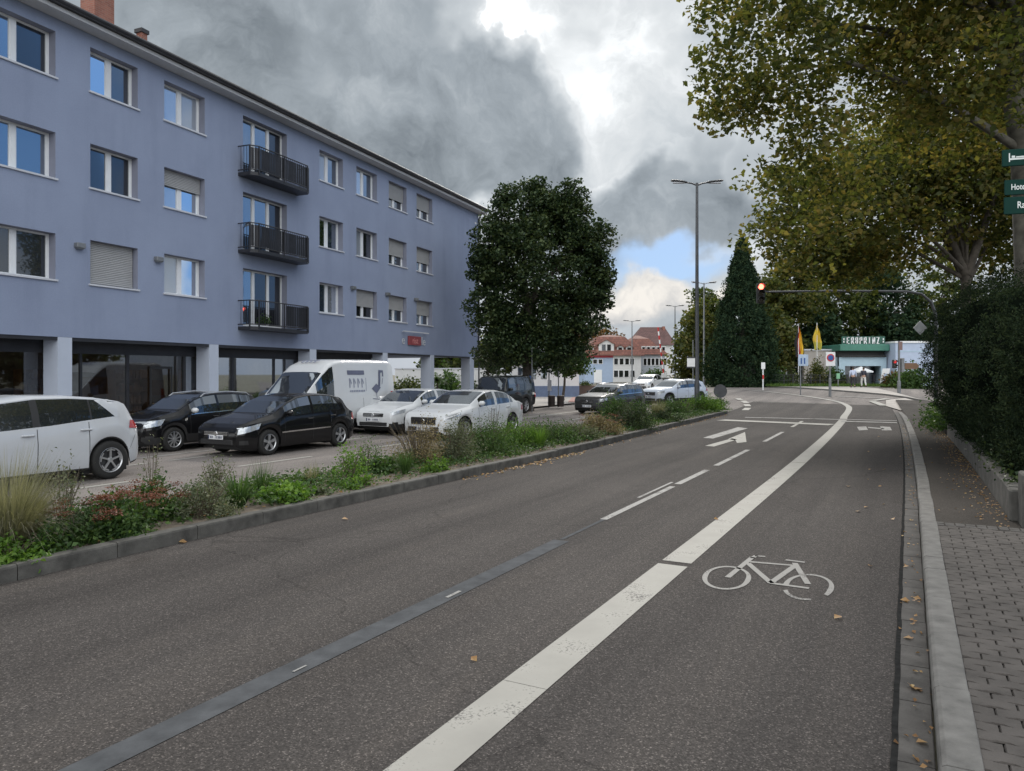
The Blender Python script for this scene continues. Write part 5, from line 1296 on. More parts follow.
shrub('grey green fine leaved shrub between the sedums and the strap leaved lily', 200, -8.0, .42, .48, 2600, .032, 'leaf_grey', st=40)
tuft('dark green strap leaved lily clump arching over the kerb', 238, -8.05, .35, .55, 170, .026, 'leaf_green', .9, 'lily_clump', .7)
shrub('low yellow green broad leaved plant right of the lily clump', 283, -8.0, .42, .24, 800, .085, 'leaf_bright', 'low_plant')
shrub('sparse tall weed rising in front of the black hatchback', 152, -9.2, .16, .95, 260, .035, 'leaf_grey', 'weed', st=8)
shrub('thin weeds with white hairs behind the sedums near the white car', 62, -8.9, .28, .80, 420, .04, 'leaf_grey', 'weed', st=22)
shrub('upright leafy weed standing alone in the bare part of the bed', 350, -8.3, .34, .62, 650, .05, 'leaf_bright', 'weed', st=14)
shrub('low mat of yellow green leaves under the upright weed', 358, -7.85, .36, .18, 700, .05, 'leaf_bright', 'low_plant')
shrub('dark leafy rosette left of the dry grey bush', 383, -8.5, .26, .34, 520, .08, 'leaf_green', 'low_plant')
shrub('small blue green rosette by the kerb in the bare soil', 322, -7.8, .15, .13, 180, .07, 'leaf_grey', 'low_plant')
shrub('dry greyish twiggy bush in front of the white crossover', 418, -8.85, .62, .98, 2600, .035, 'leaf_dry', 'bush', st=90)
shrub('fine grey green bush in front of the grille of the white saloon', 452, -8.5, .62, .80, 3400, .038, 'leaf_grey', 'bush', st=60)
shrub('small bright tuft low at the kerb below the grey green bush', 436, -7.8, .22, .26, 360, .06, 'leaf_bright', 'low_plant')
shrub('soft green bush below the door of the white saloon', 486, -8.5, .66, .78, 3600, .042, 'leaf_green', 'bush', st=50)
shrub('tall thin flower stalks in front of the white saloon doors', 493, -9.0, .22, 1.25, 420, .03, 'leaf_green', 'weed', st=10)
shrub('bright green bush near the rear wheel of the white saloon', 520, -8.5, .62, .66, 3000, .045, 'leaf_bright', 'bush', st=40)
shrub('low mixed green mound right of the white saloon', 553, -8.4, .72, .60, 3000, .05, 'leaf_green', 'bush', st=40)
shrub('blue green low mound before the tallest median bush', 578, -8.2, .60, .50, 2200, .05, 'leaf_grey', 'bush', st=30)
shrub('tallest bush in the median with bristly green tips', 626, -8.7, .82, 1.0, 5000, .06, 'leaf_green', 'bush', st=90)
shrub('brown seeded sprawling bush at the left foot of the tallest bush', 602, -8.2, .62, .62, 3400, .05, 'leaf_dry', 'bush', st=70, extra=heads('sedum_head', 14))
shrub('dark bush right against the kerb below the tallest bush', 636, -8.0, .70, .70, 2800, .055, 'leaf_linden', 'bush', st=40)
tuft('pale dry grass clump right of the tallest bush', 662, -8.5, .7, .75, 900, .010, 'straw', .5, 'grass_tuft', .6)
shrub('dark round plant close to the kerb left of the lamp post', 672, -7.95, .50, .48, 1500, .06, 'leaf_linden', 'low_plant')
shrub('green bush around the foot of the tall lamp post', 690, -8.6, .95, .75, 3600, .07, 'leaf_green', 'bush', st=40)
shrub('light green mound between lamp post and the end of the median', 708, -8.5, .95, .70, 3400, .07, 'leaf_bright', 'bush', st=30)
shrub('last green mound at the rounded end of the median', 722, -8.5, .80, .50, 2600, .07, 'leaf_green', 'bush', st=30)
tuft('thin wild grass tuft between lily clump and yellow green plant', 262, -8.6, .3, .5, 160, .007, 'leaf_green', .6, 'grass_tuft', .6)
shrub('feathery dull green weed behind the grey green shrub', 215, -8.9, .34, .62, 700, .035, 'leaf_grey', 'weed', st=20)
shrub('small sedum without flower heads at the kerb beside the fountain grass', 52, -7.8, .26, .28, 700, .055, 'leaf_green', 'sedum_plant')
tuft('dry pale grass tuft leaning over the bare soil', 312, -8.8, .3, .42, 140, .006, 'straw', .7, 'grass_tuft', .8)
shrub('feathery green weed between upright weed and dark rosette', 368, -9.0, .3, .55, 600, .035, 'leaf_green', 'weed', st=16)
tuft('wild green grass tuft below the front of the white saloon', 405, -8.1, .3, .5, 200, .008, 'leaf_green', .6, 'grass_tuft', .6)
tuft('wild grass tuft among the green bushes behind the white saloon', 540, -8.0, .4, .6, 240, .012, 'leaf_bright', .6, 'grass_tuft', .6)
for px, py, lab in ((32,575,'tiny weed growing at the foot of the near median kerb'),(355,493,'small weed rooted in the kerb joint below the upright weed'),(183,540,'tiny weed in the kerb joint below the sedums')):
    o = leaves('weed', hemi(60, .09, .13), .05, M['leaf_bright']); o.location = gp(px, py); tag(o, lab, 'weed')
# low ground cover and litter nobody could count
n = 8000; uu = RNG.uniform(3, 36, n); vv = np.where(RNG.random(n) < .5, RNG.uniform(-9.6,-7.6,n), RNG.normal(-8.9,.35,n)); vv = np.clip(vv, -9.6, -7.6)
cl_ = np.sin(uu*1.7)+np.sin(uu*.63+2)+RNG.normal(0,.7,n); m_ = (cl_ > -.1)|(uu > 12)
P = np.array([uvz(a, b, .16+abs(RNG.normal())*.05) for a, b in zip(uu[m_], vv[m_])])
P = np.repeat(P, 5, axis=0)+RNG.normal(size=(len(P)*5,3))*np.array([.09,.09,.03])
o = leaves('ground_cover', P, .06, M['leaf_green'], up=1.0); tag(o, 'low green ground cover between the median plants', 'ground cover', kind='stuff')
def litter(name, label, n, fu, fv, z, size):
    P = []
    for _ in range(n):
        u = fu(); v = fv(u); x, y = uv(u, v); P.append((x, y, z+g(x,y)+abs(RNG.normal())*.006))
    o = leaves(name, np.array(P), size, M['fallen'], up=2.5, aspect=.8); return tag(o, label, 'leaf litter', kind='stuff')
litter('leaf_litter', 'brown dead leaves on the bare soil of the median', 700, lambda: RNG.uniform(3,36), lambda u: RNG.uniform(-9.4,-7.6), .155, .055)
litter('leaf_litter', 'dead leaves collected along the foot of the median kerb', 420, lambda: RNG.choice([RNG.uniform(11.5,15),RNG.uniform(14,17),RNG.uniform(17,36),RNG.uniform(22,36)]), lambda u: vmed(u)+.05+abs(RNG.normal())*.13, .012, .055)
litter('leaf_litter', 'brown leaf crumbs lying in the right gutter and along the kerb', 260, lambda: RNG.uniform(3,32), lambda u: RNG.normal(.05,.04), .012, .032)
litter('leaf_litter', 'dead leaves and needles on the pavement at the foot of the hedge wall', 900, lambda: RNG.uniform(10.6,30), lambda u: 1.12-abs(RNG.normal())*.22, .12, .034)
# single fallen leaves on the road
fl = leaves('leaf', np.zeros((1,3)), .10, M['fallen'], up=3, aspect=.9); me0 = fl.data
spots = [(14,575),(160,543),(183,543),(262,503),(300,498),(838,619),(870,567),(866,508),(858,512),(884,505),(893,520),(870,470),(868,480),(848,487),(880,487),(906,568),(908,640),(914,690),(922,745),(905,602),(884,470),(868,452),(900,457),(716,520),(905,533),(917,600),(879,437),(474,661),(345,520),(331,487)]
for i, (px, py) in enumerate(spots):
    o = fl if i == 0 else fl.copy()
    if i: COL.objects.link(o); o.data = leaves('leaf', np.zeros((1,3)), .085, M['fallen'], up=3, aspect=.9).data if i % 3 == 0 else o.data
    o.name = 'fallen_leaf'; x, y, z = gp(px, py); o.location = (x, y, z+.016+(.11 if px > 935 else 0)); o.rotation_euler = (RNG.uniform(-.2,.2), RNG.uniform(-.2,.2), RNG.uniform(0, 6))
    o.scale = (random.uniform(.5,1.0),)*3
    tag(o, 'single dry brown leaf lying on the asphalt', 'fallen leaf', 'fallen leaves on the road')
for o in [o for o in COL.objects if o.name.startswith('leaf') and o.get('label') is None and o.parent is None and o.name.split('.')[0] == 'leaf']: bpy.data.objects.remove(o)
# ================================================================== STREET FURNITURE
def lamp_post(label, px, y, ztop, rot=0.0, arms=1.2, pm='pole_dark', r=.085):
    x = at(px, y); z0 = g(x, y); root = thing('street_lamp', label, 'street lamp', (x,y,z0), rot); h = ztop-z0
    p = MB(); p.lathe([(r*1.7,0),(r*1.7,.05),(r*1.5,.06),(r*1.5,1.5),(r*1.15,1.62),(r*1.05,h*.5),(r*.75,h-.1),(r*.75,h),(0.001,h)], 12); p.build('pole', M[pm], root, True)
    for s in (-1, 1):
        a = MB(); a.tube([(0,0,h-.12),(s*.25,0,h-.02),(s*arms*.45,0,h+.03)], .04, 8); a.build('arm', M[pm], root, True)
        l = MB(); x0, x1 = s*arms*.40, s*arms*1.05
        prof = [(.07,.05),(.15,.07),(.17,.06),(.12,.03)]; n = 8; rings = []
        for i, (t, (w, t2)) in enumerate(zip((0,.25,.75,1), prof)):
            xx = x0+(x1-x0)*t; zz = h+.03+.09*t
            rings.append([(xx, w*math.cos(2*PI*k/n), zz+t2*math.sin(2*PI*k/n)) for k in range(n)])
        l.add(sum(rings, []), [[i*n+k, i*n+(k+1)%n, (i+1)*n+(k+1)%n, (i+1)*n+k] for i in range(3) for k in range(n)]+[list(range(n)), [3*n+k for k in range(n)]])
        lo = l.build('lamp_head', M['pole_dark'], root, True); q = MB(); q.box(min(x0+s*.15,x1-s*.1),-.09,h-.012,max(x0+s*.15,x1-s*.1),.09,h+.03); q.build('diffuser', M['sill'], lo)
    return root
lamp_post('tall dark double armed street lamp standing in the median beside the silver crossover', 697, 36, zat(183,36))
lamp_post('grey double armed street lamp just right of the tall dark median lamp', 704, 74, zat(283,74), pm='grey_metal')
lamp_post('slim double armed street lamp left of the pale yellow tree', 675, 100, zat(306,100), pm='grey_metal')
lamp_post('slimmest double armed street lamp in front of the red roofs', 632, 104, zat(321,104), pm='grey_metal')
# traffic signal on a mast arm
y = 38.0; x = at(936, y); root = thing('traffic_light', 'dark mast arm reaching over the road with a red light at its tip', 'traffic light', (x, y, g(x,y)+.1))
za = zat(291.5, y)-root.location.z; xa = at(768, y)-x
m = MB(); m.lathe([(.16,0),(.16,.04),(.10,.06),(.085,za-1.6)], 14)
m.tube([(0,0,za-1.62),(-.04,0,za-1.1),(-.25,0,za-.55),(-.75,0,za-.12),(-1.5,0,za)], [.085,.08,.075,.068,.06], 12); m.tube([(-1.5,0,za),(xa*.6,0,za+.03),(xa,0,za-.02)], [.06,.055,.045], 12)
m.build('mast', M['pole_dark'], root, True)
def signal_head(root, px, pz, lit, w=.30, h=.98, cols=('r','y','g'), az=0.0, depth=.16):
    b = MB(); b.box(px-w/2,-depth/2,pz-h/2,px+w/2,depth/2,pz+h/2,bev=.03,rz=az,piv=(px,0)); hd = b.build('signal_head', M['black'], root)
    n = len(cols); 
    for i, c in enumerate(cols):
        zc = pz+h/2-h/n*(i+.5); r = w*.36
        l = MB(); l.ball((0,0,0), r, 14, (1,.25,1)); on = i in lit
        mt = {('r',True): 'sig_red', ('g',True): 'sig_green'}.get((c, on), 'sig_off')
        lo = l.build('lens', M[mt], hd, True); lo.location = (px, -depth/2-.005, zc)
        v = MB(); n2 = 14
        vs = [(px+(r+.015)*math.cos(PI*k/n2), yy, zc+(r+.015)*math.sin(PI*k/n2)) for yy in (-depth/2,-depth/2-.17) for k in range(n2+1)]
        vs += [(px+(r+.022)*math.cos(PI*k/n2), yy, zc+(r+.022)*math.sin(PI*k/n2)) for yy in (-depth/2,-depth/2-.17) for k in range(n2+1)]
        k1 = n2+1; v.add(vs, [[k,k+1,k1+k+1,k1+k] for k in range(n2)]+[[2*k1+k,3*k1+k,3*k1+k+1,2*k1+k+1] for k in range(n2)]+[[k1+k,k1+k+1,3*k1+k+1,3*k1+k] for k in range(n2)]); v.build('visor', M['black'], hd, True)
    return hd
M['sig_red'] = emit('signal_red', (1,.10,.06), 9.0); M['sig_off'] = plain('signal_off', (.03,.025,.02), .25, coat=1); M['sig_green'] = emit('signal_green', (.1,1,.5), 4)
M['sig_red_dim'] = emit('signal_red_dim', (.7,.04,.04), .6)
signal_head(root, at(760.5,y)-x, zat(293.5,y)-root.location.z, (0,), .40, 1.02)
m = MB(); m.box(xa-.30,-.03,za-.04,xa+.02,.03,za+.04); m.build('bracket', M['pole_dark'], root)
m = MB(); q = .36; zc = zat(328,y)-root.location.z; xc = at(919,y)-x; m.add([(xc,-.12,zc-q),(xc+q,-.12,zc),(xc,-.12,zc+q),(xc-q,-.12,zc),(xc,-.10,zc-q),(xc+q,-.10,zc),(xc,-.10,zc+q),(xc-q,-.10,zc)], [(0,1,2,3),(7,6,5,4),(0,4,5,1),(1,5,6,2),(2,6,7,3),(3,7,4,0)]); m.build('diamond_sign', M['grey_metal'], root)
# pedestrian signal pole
x, y, z = gp(899, 394); root = thing('pedestrian_signal', 'grey pole with a small red pedestrian light and a brown arrow board on the corner', 'traffic light', (x,y,z))
h = zat(341,y)-z; m = MB(); m.lathe([(.12,0),(.12,.9),(.075,.95),(.075,h),(0.001,h)], 12); m.build('pole', M['grey_metal'], root, True)
hd = signal_head(root, at(894.5,y)-x, zat(364,y)-z, (0,), .30, .62, ('r','g')); 
for ch in hd.children:
    if ch.name.startswith('lens') and ch.data.materials[0] == M['sig_red']: ch.data.materials[0] = M['sig_red_dim']
b = MB(); b.box(.14,-.10,zat(372,y)-z,.36,.16,zat(358,y)-z,bev=.03); b.build('signal_housing', M['grey_metal'], root)
b = MB(); b.prism([(.40,zat(369,y)-z),(1.25,zat(369,y)-z),(1.45,zat(366,y)-z),(1.25,zat(363,y)-z),(.40,zat(363,y)-z)], -.03, .0); b.build('arrow_board', plain('brown_board', (.16,.09,.05)), root)
b = MB(); b.box(-.06,-.10,h-.65,.20,-.08,h-.05); b.build('small_plate', plain('brown_plate', (.20,.13,.12)), root)
# green direction signs at the right edge
GREEN = plain('sign_green', (.004,.032,.026), .7, var=.05, spec=.15); WHT = plain('sign_white', (.66,.7,.7), .5)
xp, yp = at(1036, 9.0), 9.0; root = thing('direction_sign', 'green hotel and town direction boards on a post at the right edge', 'sign', (xp,yp,.11))
m = MB(); m.lathe([(.045,0),(.04,4.7),(0.001,4.72)], 12); m.build('post', M['grey_metal'], root, True)
rzs = math.radians(-16)
for (pxl, pyt, pyb, txt, sz) in ((998,152,168.5,'bed',.13),(1000.5,182,197,'Hotel',.10),(1000,199,216,'Rad',.115)):
    z0, z1 = zat(pyb,9)-.11, zat(pyt,9)-.11; x0 = at(pxl,9)-xp; w = 1.05
    b = MB(); b.box(0,-.012,z0,w,.012,z1,bev=.006); bo = b.build('sign_board', GREEN, root); bo.location = (x0,-.07,0); bo.rotation_euler = (0,0,rzs)
    if txt == 'bed':
        q = MB(); zc = (z0+z1)/2; e = -.0145
        q.box(.07,e,zc-.05,.082,-.0125,zc+.055); q.box(.082,e,zc-.028,.25,-.0125,zc-.008); q.box(.25,e,zc-.05,.262,-.0125,zc+.01); q.box(.10,e,zc-.003,.135,-.0125,zc+.022); q.box(.145,e,zc-.003,.25,-.0125,zc+.012)
        q.build('bed_symbol', WHT, bo)
        me = text_mesh('Hotels', .12, .001); t = link_mesh('lettering', me, WHT, bo); t.rotation_euler = (PI/2,0,0); t.location = (.55,-.0135,zc)
    else:
        me = text_mesh(txt, sz, .001, .001, .72); mn = min(v.co.x for v in me.vertices); t = link_mesh('lettering', me, WHT, bo); t.rotation_euler = (PI/2,0,0); t.location = ((.07 if txt == 'Hotel' else .14)-mn,-.0135,(z0+z1)/2)
def simple_sign(name, label, px, pyb, plates, ptop, r=.03, y=None, pm='grey_metal', cat='sign', thick=0):
    if y: x = at(px,y); z = g(x,y)
    else: x, y, z = gp(px, pyb)
    root = thing(name, label, cat, (x,y,z)); h = zat(ptop,y)-z
    m = MB(); prof = [(r,0),(r,h),(0.001,h)] if not thick else [(r*1.8,0),(r*1.8,thick),(r,thick+.05),(r,h),(0.001,h)]
    m.lathe(prof, 10); m.build('post', M[pm], root, True)
    for (nm, kind, px0, py0, px1, py1, mt) in plates:
        b = MB(); X0, X1, Z0, Z1 = at(px0,y)-x, at(px1,y)-x, zat(py1,y)-z, zat(py0,y)-z
        if kind == 'box': b.box(X0,-.055,Z0,X1,-.035,Z1,bev=.008)
        else:
            R_ = (X1-X0)/2; c = ((X0+X1)/2, -.06-(.012 if kind != 'disc' else 0), (Z0+Z1)/2); b.lathe([(.001,-.006),(R_,-.006),(R_,.012),(.001,.012)], 24, c=c, axis='y')
        b.build(nm, mt, root)
    return root
BLUE = plain('sign_blue', (.03,.10,.32), .4); RED = plain('sign_red', (.5,.03,.03), .4); LB = plain('sign_pale_blue', (.42,.52,.66), .5)
r_ = simple_sign('information_sign', 'square pale blue lane sign on a post in front of the German flag', 800.5, 395, [('sign_plate','box',798,354.5,808,366,LB),('lane_symbol','box',800.3,358,801.6,364,BLUE),('lane_symbol','box',803.6,358,804.9,364,BLUE)], 354, .04)
for c in r_.children:
    if c.name.startswith('lane_symbol'): c.location.y = -.012
simple_sign('no_stopping_sign', 'round red ringed blue sign on a white plate left of the two walkers', 830, 396.5, [('backing_plate','box',825.5,352,835,366,M['white']),('sign_ring','discb',826.5,354,834,361.5,RED),('sign_disc','disce',827.6,355.1,832.9,360.4,BLUE)], 352, .05, thick=1.2)
for o in COL.objects:
    if o.name.startswith('sign_disc'): o.location.y -= .01
simple_sign('small_sign', 'small white board on a red and white post by the gate pillars', 763, 390, [('sign_plate','box',761,362.5,765,369,M['white']),('post_band','box',762.2,375,763.8,379,RED)], 363, .05, pm='white')
simple_sign('round_sign', 'round grey back of a low road sign past the end of the median', 720, 0, [('sign_disc','disc',713.4,384.4,726.8,397.8,M['pole_dark'])], 390, .035, y=48)
simple_sign('bus_stop_sign', 'tall bus stop pole with a white board beside the linden trunk', 549, 0, [('sign_board','box',546,356,553.5,363,M['white']),('timetable','box',544,365,553,368,M['pole_dark']),('timetable','box',547.5,380,551.5,391,M['sill'])], 356, .04, y=43)
simple_sign('street_pole', 'thin grey pole with a blue sign right of the linden trunk', 532, 0, [('sign_plate','box',524,376,531,383,BLUE)], 346, .03, y=37.5)
simple_sign('thin_pole', 'plain thin pole standing between bus stop and round tree', 558.5, 0, [], 366, .035, y=43.5)
for px, lab in ((551.5,'dark brown cylindrical litter bin under the bus stop board'),(560.5,'dark brown cylindrical litter bin under the round tree')):
    y = 42.0; x = at(px,y); root = thing('litter_bin', lab, 'litter bin', (x,y,.1)); m = MB(); m.lathe([(.17,0),(.20,.03),(.20,.56),(.22,.57),(.22,.62),(.16,.63),(.15,.5),(.001,.5)], 18); m.build('drum', plain('bin_brown', (.05,.035,.03)), root, True)
    m = MB(); m.lathe([(.205,.20),(.212,.21),(.212,.23),(.205,.24)], 18); m.build('band', M['black'], root, True)
# striped barrier pole and kiosk sign in the far street
x, y = at(664,96), 96.0; root = thing('barrier_pole', 'raised red and white striped barrier in front of the far houses', 'barrier', (x,y,g(x,y)))
m = MB(); n = 12; p0 = Vector((0,0,.8)); p1 = Vector((at(658,96)-x,0,zat(333,96)))
for i in range(n): m.mi = i%2; m.tube([p0.lerp(p1,i/n), p0.lerp(p1,(i+1)/n)], .10, 8)
m.build('boom', [M['white'], RED], root); m = MB(); m.box(-.3,-.3,0,.3,.3,1.3,bev=.03); m.build('cabinet', M['white'], root)
simple_sign('lantern_sign', 'green framed white sign box on a pole left of the dark conifer', 693, 0, [('sign_box','box',687,358,697,367,M['white']),('frame','box',686.5,357,697.5,358.4,M['pole_dark']),('frame','box',686.5,366.6,697.5,368,M['pole_dark'])], 340, .05, y=80)
# ================================================================== HOTEL PAVILION AND FORECOURT
Y = 75.0; gz = .75
def bxp(mb, px0, py0, px1, py1, d0, d1, bev=0):   # box between two image corners, at depth Y+d0..Y+d1 (world metres)
    mb.box(at(px0,Y), Y+d0, zat(py1,Y), at(px1,Y), Y+d1, zat(py0,Y), bev=bev)
HG = plain('hotel_green', (.06,.20,.15), .5); HB = plain('hotel_pale_blue', (.40,.53,.62), .8, var=.05); HB2 = plain('hotel_blue_block', (.43,.50,.64), .8, var=.05)
root = thing('hotel_pavilion', 'low pale blue hotel pavilion under a green roof sign with white letters', 'building', (0,0,0))
m = MB()
for a, b in ((839,845),(881,886.5)): bxp(m, a, 357.2, b, 389.5, 0, .4)
bxp(m, 839, 357.2, 886.5, 366, 0.005, .35); m.box(at(839,Y),Y+.42,.3,at(839,Y)+.3,Y+6,zat(357.2,Y)); m.box(at(886.5,Y)-.3,Y+.42,.3,at(886.5,Y),Y+6,zat(357.2,Y)); m.build('wall', HB, root)
m = MB(); bxp(m, 838, 344.5, 887.5, 351, -.5, 6.3, .05); m.build('roof_fascia', HG, root)
m = MB(); bxp(m, 840, 351, 886, 357.2, .35, 5.8); 
for i in range(22): bxp(m, 840.5+i*2.05, 355.2, 842.1+i*2.05, 357.2, -.25, -.2)
m.build('dark_clerestory', M['black'], root)
m = MB(); bxp(m, 845.3, 366, 880.7, 389, 1.2, 1.3); wo = m.build('window', M['glass_dark'], root)
m = MB()
for p in (857, 869): bxp(m, p-.4, 366, p+.4, 389, 1.0, 1.18)
m.build('mullion', M['pole_dark'], wo)
m = MB(); bxp(m, 841, 336.5, 884, 344.4, -.2, -.05); so_ = m.build('roof_sign', plain('sign_dark_green', (.03,.10,.075)), root)
def letter_strokes(ch):
    S = {'E': ['V0','H0','H1','H2'], 'R': ['V0','H2','H1','V1u','D'], 'B': ['V0','H0','H1','H2','V1'], 'P': ['V0','H2','H1','V1u'], 'I': ['VC','s0','s2'], 'N': ['V0','V1','DN'], 'Z': ['H0','H2','DZ']}
    return S[ch]
lw = (at(879.5,Y)-at(845.5,Y))/8; zb, zt = zat(343.9,Y), zat(337.2,Y); H_ = zt-zb
m = MB()
for i, ch in enumerate('ERBPRINZ'):
    x0 = at(845.5,Y)+i*lw; w = lw*.66; th, tn = .10, .06; yy = Y-.26
    def bar(a, b, t): a, b = Vector((a[0],yy,a[1])), Vector((b[0],yy,b[1])); d = (b-a); n = Vector((-d.z,0,d.x)).normalized(); m.obox((a+b)/2, d/2, n*t/2, Vector((0,.03,0)))
    for s in letter_strokes(ch):
        if s == 'V0': bar((x0+th/2,zb),(x0+th/2,zt),th)
        elif s == 'V1': bar((x0+w-th/2,zb+.03),(x0+w-th/2,zt-.03),th)
        elif s == 'V1u': bar((x0+w-th/2,zb+H_*.45),(x0+w-th/2,zt-.04),th)
        elif s == 'VC': bar((x0+w/2,zb),(x0+w/2,zt),th)
        elif s in ('s0','s2'): z = zb+tn/2 if s == 's0' else zt-tn/2; bar((x0+w*.25,z),(x0+w*.75,z),tn)
        elif s[0] == 'H': z = {'0': zb+tn/2, '1': zb+H_*.5, '2': zt-tn/2}[s[1]]; bar((x0,z),(x0+w*(.82 if s[1] == '1' else 1),z),tn)
        elif s == 'D': bar((x0+w*.45,zb+H_*.5),(x0+w,zb),th)
        elif s == 'DN': bar((x0+th/2,zt),(x0+w-th/2,zb),th*.9)
        elif s == 'DZ': bar((x0+w-.05,zt-.05),(x0+.08,zb+.05),th)
for x0 in (at(842.7,Y), at(882,Y)):
    for k in range(2): m.obox((x0, Y-.26, zb+H_*(.3+.4*k)), (.05,0,.0), (0,.03,0), (0,0,.09)); 
m.build('sign_letters', M['white'], so_)
root = thing('annex_building', 'plain pale blue flat roofed block right of the green hotel sign', 'building', (0,0,0))
m = MB(); bxp(m, 887.8, 343.5, 925, 391, -1.5, 5); m.build('wall', HB2, root); m = MB(); bxp(m, 887.2, 341.8, 926, 343.5, -1.6, 5.1); m.build('roof_edge', M['white'], root); m = MB(); bxp(m, 887.8, 351.4, 925, 352.2, -1.53, -1.5-.003); m.build('wall_band', HB, root)
root = thing('garden_wall', 'pale rendered wall with a sloping top left of the green hotel sign', 'wall', (0,0,0))
m = MB(); bxp(m, 810, 350, 838, 390, 1.5, 2); m.build('wall_panel', M['walk_pale'], root); m = MB(); bxp(m, 809.5, 348.6, 838, 350, 1.4, 2.1); m.build('coping', M['sill'], root)
# parasol on the terrace and leaning banner
x, y = at(861,72), 72.0; root = thing('parasol', 'white open parasol on the hotel terrace above the walkers', 'parasol', (x,y,.75)); m = MB(); m.lathe([(.03,0),(.03,1.9)], 8); m.build('pole', M['white'], root)
m = MB(); n = 8; R_ = 1.15; zt_ = zat(366.5,72)-.75; ze = zat(371.3,72)-.75
m.add([(0,0,zt_)]+[(R_*math.cos(2*PI*k/n),R_*math.sin(2*PI*k/n),ze) for k in range(n)]+[(0,0,zt_-.03)]+[(R_*math.cos(2*PI*k/n),R_*math.sin(2*PI*k/n),ze-.12) for k in range(n)], [[0,1+k,1+(k+1)%n] for k in range(n)]+[[1+k,n+2+k,n+2+(k+1)%n,1+(k+1)%n] for k in range(n)]); m.build('canopy', M['white'], root)
x, y = at(884,68), 68.0; z = g(x,y); root = thing('banner_stand', 'white advertising banner leaning to the right beside the hotel window', 'banner', (x,y,z))
m = MB(); h = zat(369,68)-z; m.obox((.05,0,h/2+.05),(.36,.04,0),(0,.015,0),(.17,0,h/2)); bo = m.build('banner_sheet', M['white'], root)
m = MB(); m.obox((.12,-.02,h*.62),(.15,.02,0),(0,.008,0),(.05,0,.22)); m.obox((.0,-.02,h*.3),(.2,.02,0),(0,.008,0),(.03,0,.10)); m.build('banner_print', LB, bo)
m = MB(); m.box(-.35,-.15,0,.25,.15,.06,bev=.01); m.build('foot', M['pole_dark'], root)
# flags
for px, py0, py1, cols_, lab in ((798.5,324,357,((.02,.02,.02),(.45,.03,.02),(.75,.45,.03)),'German flag hanging limp from its pole behind the pale blue sign'),(817,323,350,((.62,.45,.04),(.60,.42,.05),(.40,.36,.05)),'yellow flag hanging limp in front of the dark trees')):
    y = 72.0; x = at(px,y); z = g(x,y); root = thing('flag', lab, 'flag', (x,y,z)); h = zat(py0,y)-z
    m = MB(); m.lathe([(.05,0),(.03,h),(.001,h+.03)], 8); m.build('flagpole', M['white'], root, True)
    hb = zat(py1,y)-z; n = 16; mats_ = [plain('flag_cloth', c, .8, var=.05) for c in cols_]
    m = MB(); W_ = .34
    for i in range(n):
        t0, t1 = i/n, (i+1)/n
        for k in range(6):
            def P_(t, k): a = k/6; wd = .12+W_*2*min(1, t*1.6)*(1-.25*max(0,t-.6)); return (.0+wd*(a-.45)+.05*math.sin(t*9), .12*math.sin(a*9+t*4), h-.1-(h-.1-hb)*t-.25*a*(1-t))
            m.mi = min(2, int((k/6+t0*.0)*3)) if 'German' in lab else min(2, int(t0*3)); m.add([P_(t0,k),P_(t0,k+1),P_(t1,k+1),P_(t1,k)], [(0,1,2,3)])
    m.build('flag_cloth', mats_, root, True, 80)
# fence, pillars, hedge bushes, lawn
root = thing('metal_fence', 'low dark metal fence in front of the hotel garden', 'fence', (0,0,0)); m = MB()
FE = [(757,389.3),(800,389.8),(845,390.5),(885,391.5)]
def fe(px): return float(np.interp(px, [p[0] for p in FE], [p[1] for p in FE]))
y = 69.0
for i, px in enumerate(np.arange(757, 884, 9.0)):
    x = at(px,y); z = g(x,y); m.box(x-.03,y-.03,z,x+.03,y+.03,z+1.15)
for h in (.15,.6,1.1): m.box(at(757,y),y-.012,.75+h,at(884,y),y+.012,.75+h+.04)
m.build('fence_frame', M['dark_metal'], root)
m = MB()
for px in np.arange(757.8, 884, 1.5): x = at(px,y); m.box(x-.008,y-.006,.92,x+.008,y+.006,1.84)
m.build('fence_bars', M['dark_metal'], root)
for px, py0, w, lab in ((750.5,359,.8,'tall stone gate pillar at the foot of the dark conifer'),(756.5,366,.5,'lower stone gate pillar right of the tall one'),(719,372,.5,'stone pillar in the dark gap left of the conifer')):
    y = 71.0; x = at(px,y); z = g(x,y)-.05; h = zat(py0,y)-z; root = thing('gate_pillar', lab, 'pillar', (x,y,z)); m = MB(); m.box(-w/2,-w/2,0,w/2,w/2,h-.15); m.build('shaft', M['kerb'], root); m = MB(); m.box(-w/2-.06,-w/2-.06,h-.15,w/2+.06,w/2+.06,h,bev=.03); m.build('capstone', M['kerb'], root)
def bush(label, px, py, y, r, h, n, mat, leaf=.22, z=None):
    x = at(px,y); z = g(x,y) if z is None else z; root = thing('bush', label, 'bush', (x,y,z), 0, None); leaves('foliage', lumpy(n, r, h, 12), leaf, M[mat], root, .3); m = MB(); stems(m, 10, r*.7, h*.8, w=.02); m.build('stems', M['twig'], root)
bush('green garden bush behind the fence right of the gate pillars', 772, 0, 71, 1.5, 1.9, 1500, 'leaf_green')
bush('yellow green garden bush below the German flag', 790, 0, 71.5, 1.4, 2.0, 1500, 'leaf_mid')
bush('tall loose garden shrub at the foot of the yellow flag', 816, 0, 71.5, 1.3, 3.2, 2200, 'leaf_yellow')
bush('dark garden bush right behind the round sign post', 832, 0, 71.5, 1.3, 2.1, 1700, 'leaf_green')
bush('small bush beside the left wall of the hotel pavilion', 841, 0, 70.5, .8, 1.2, 900, 'leaf_mid')
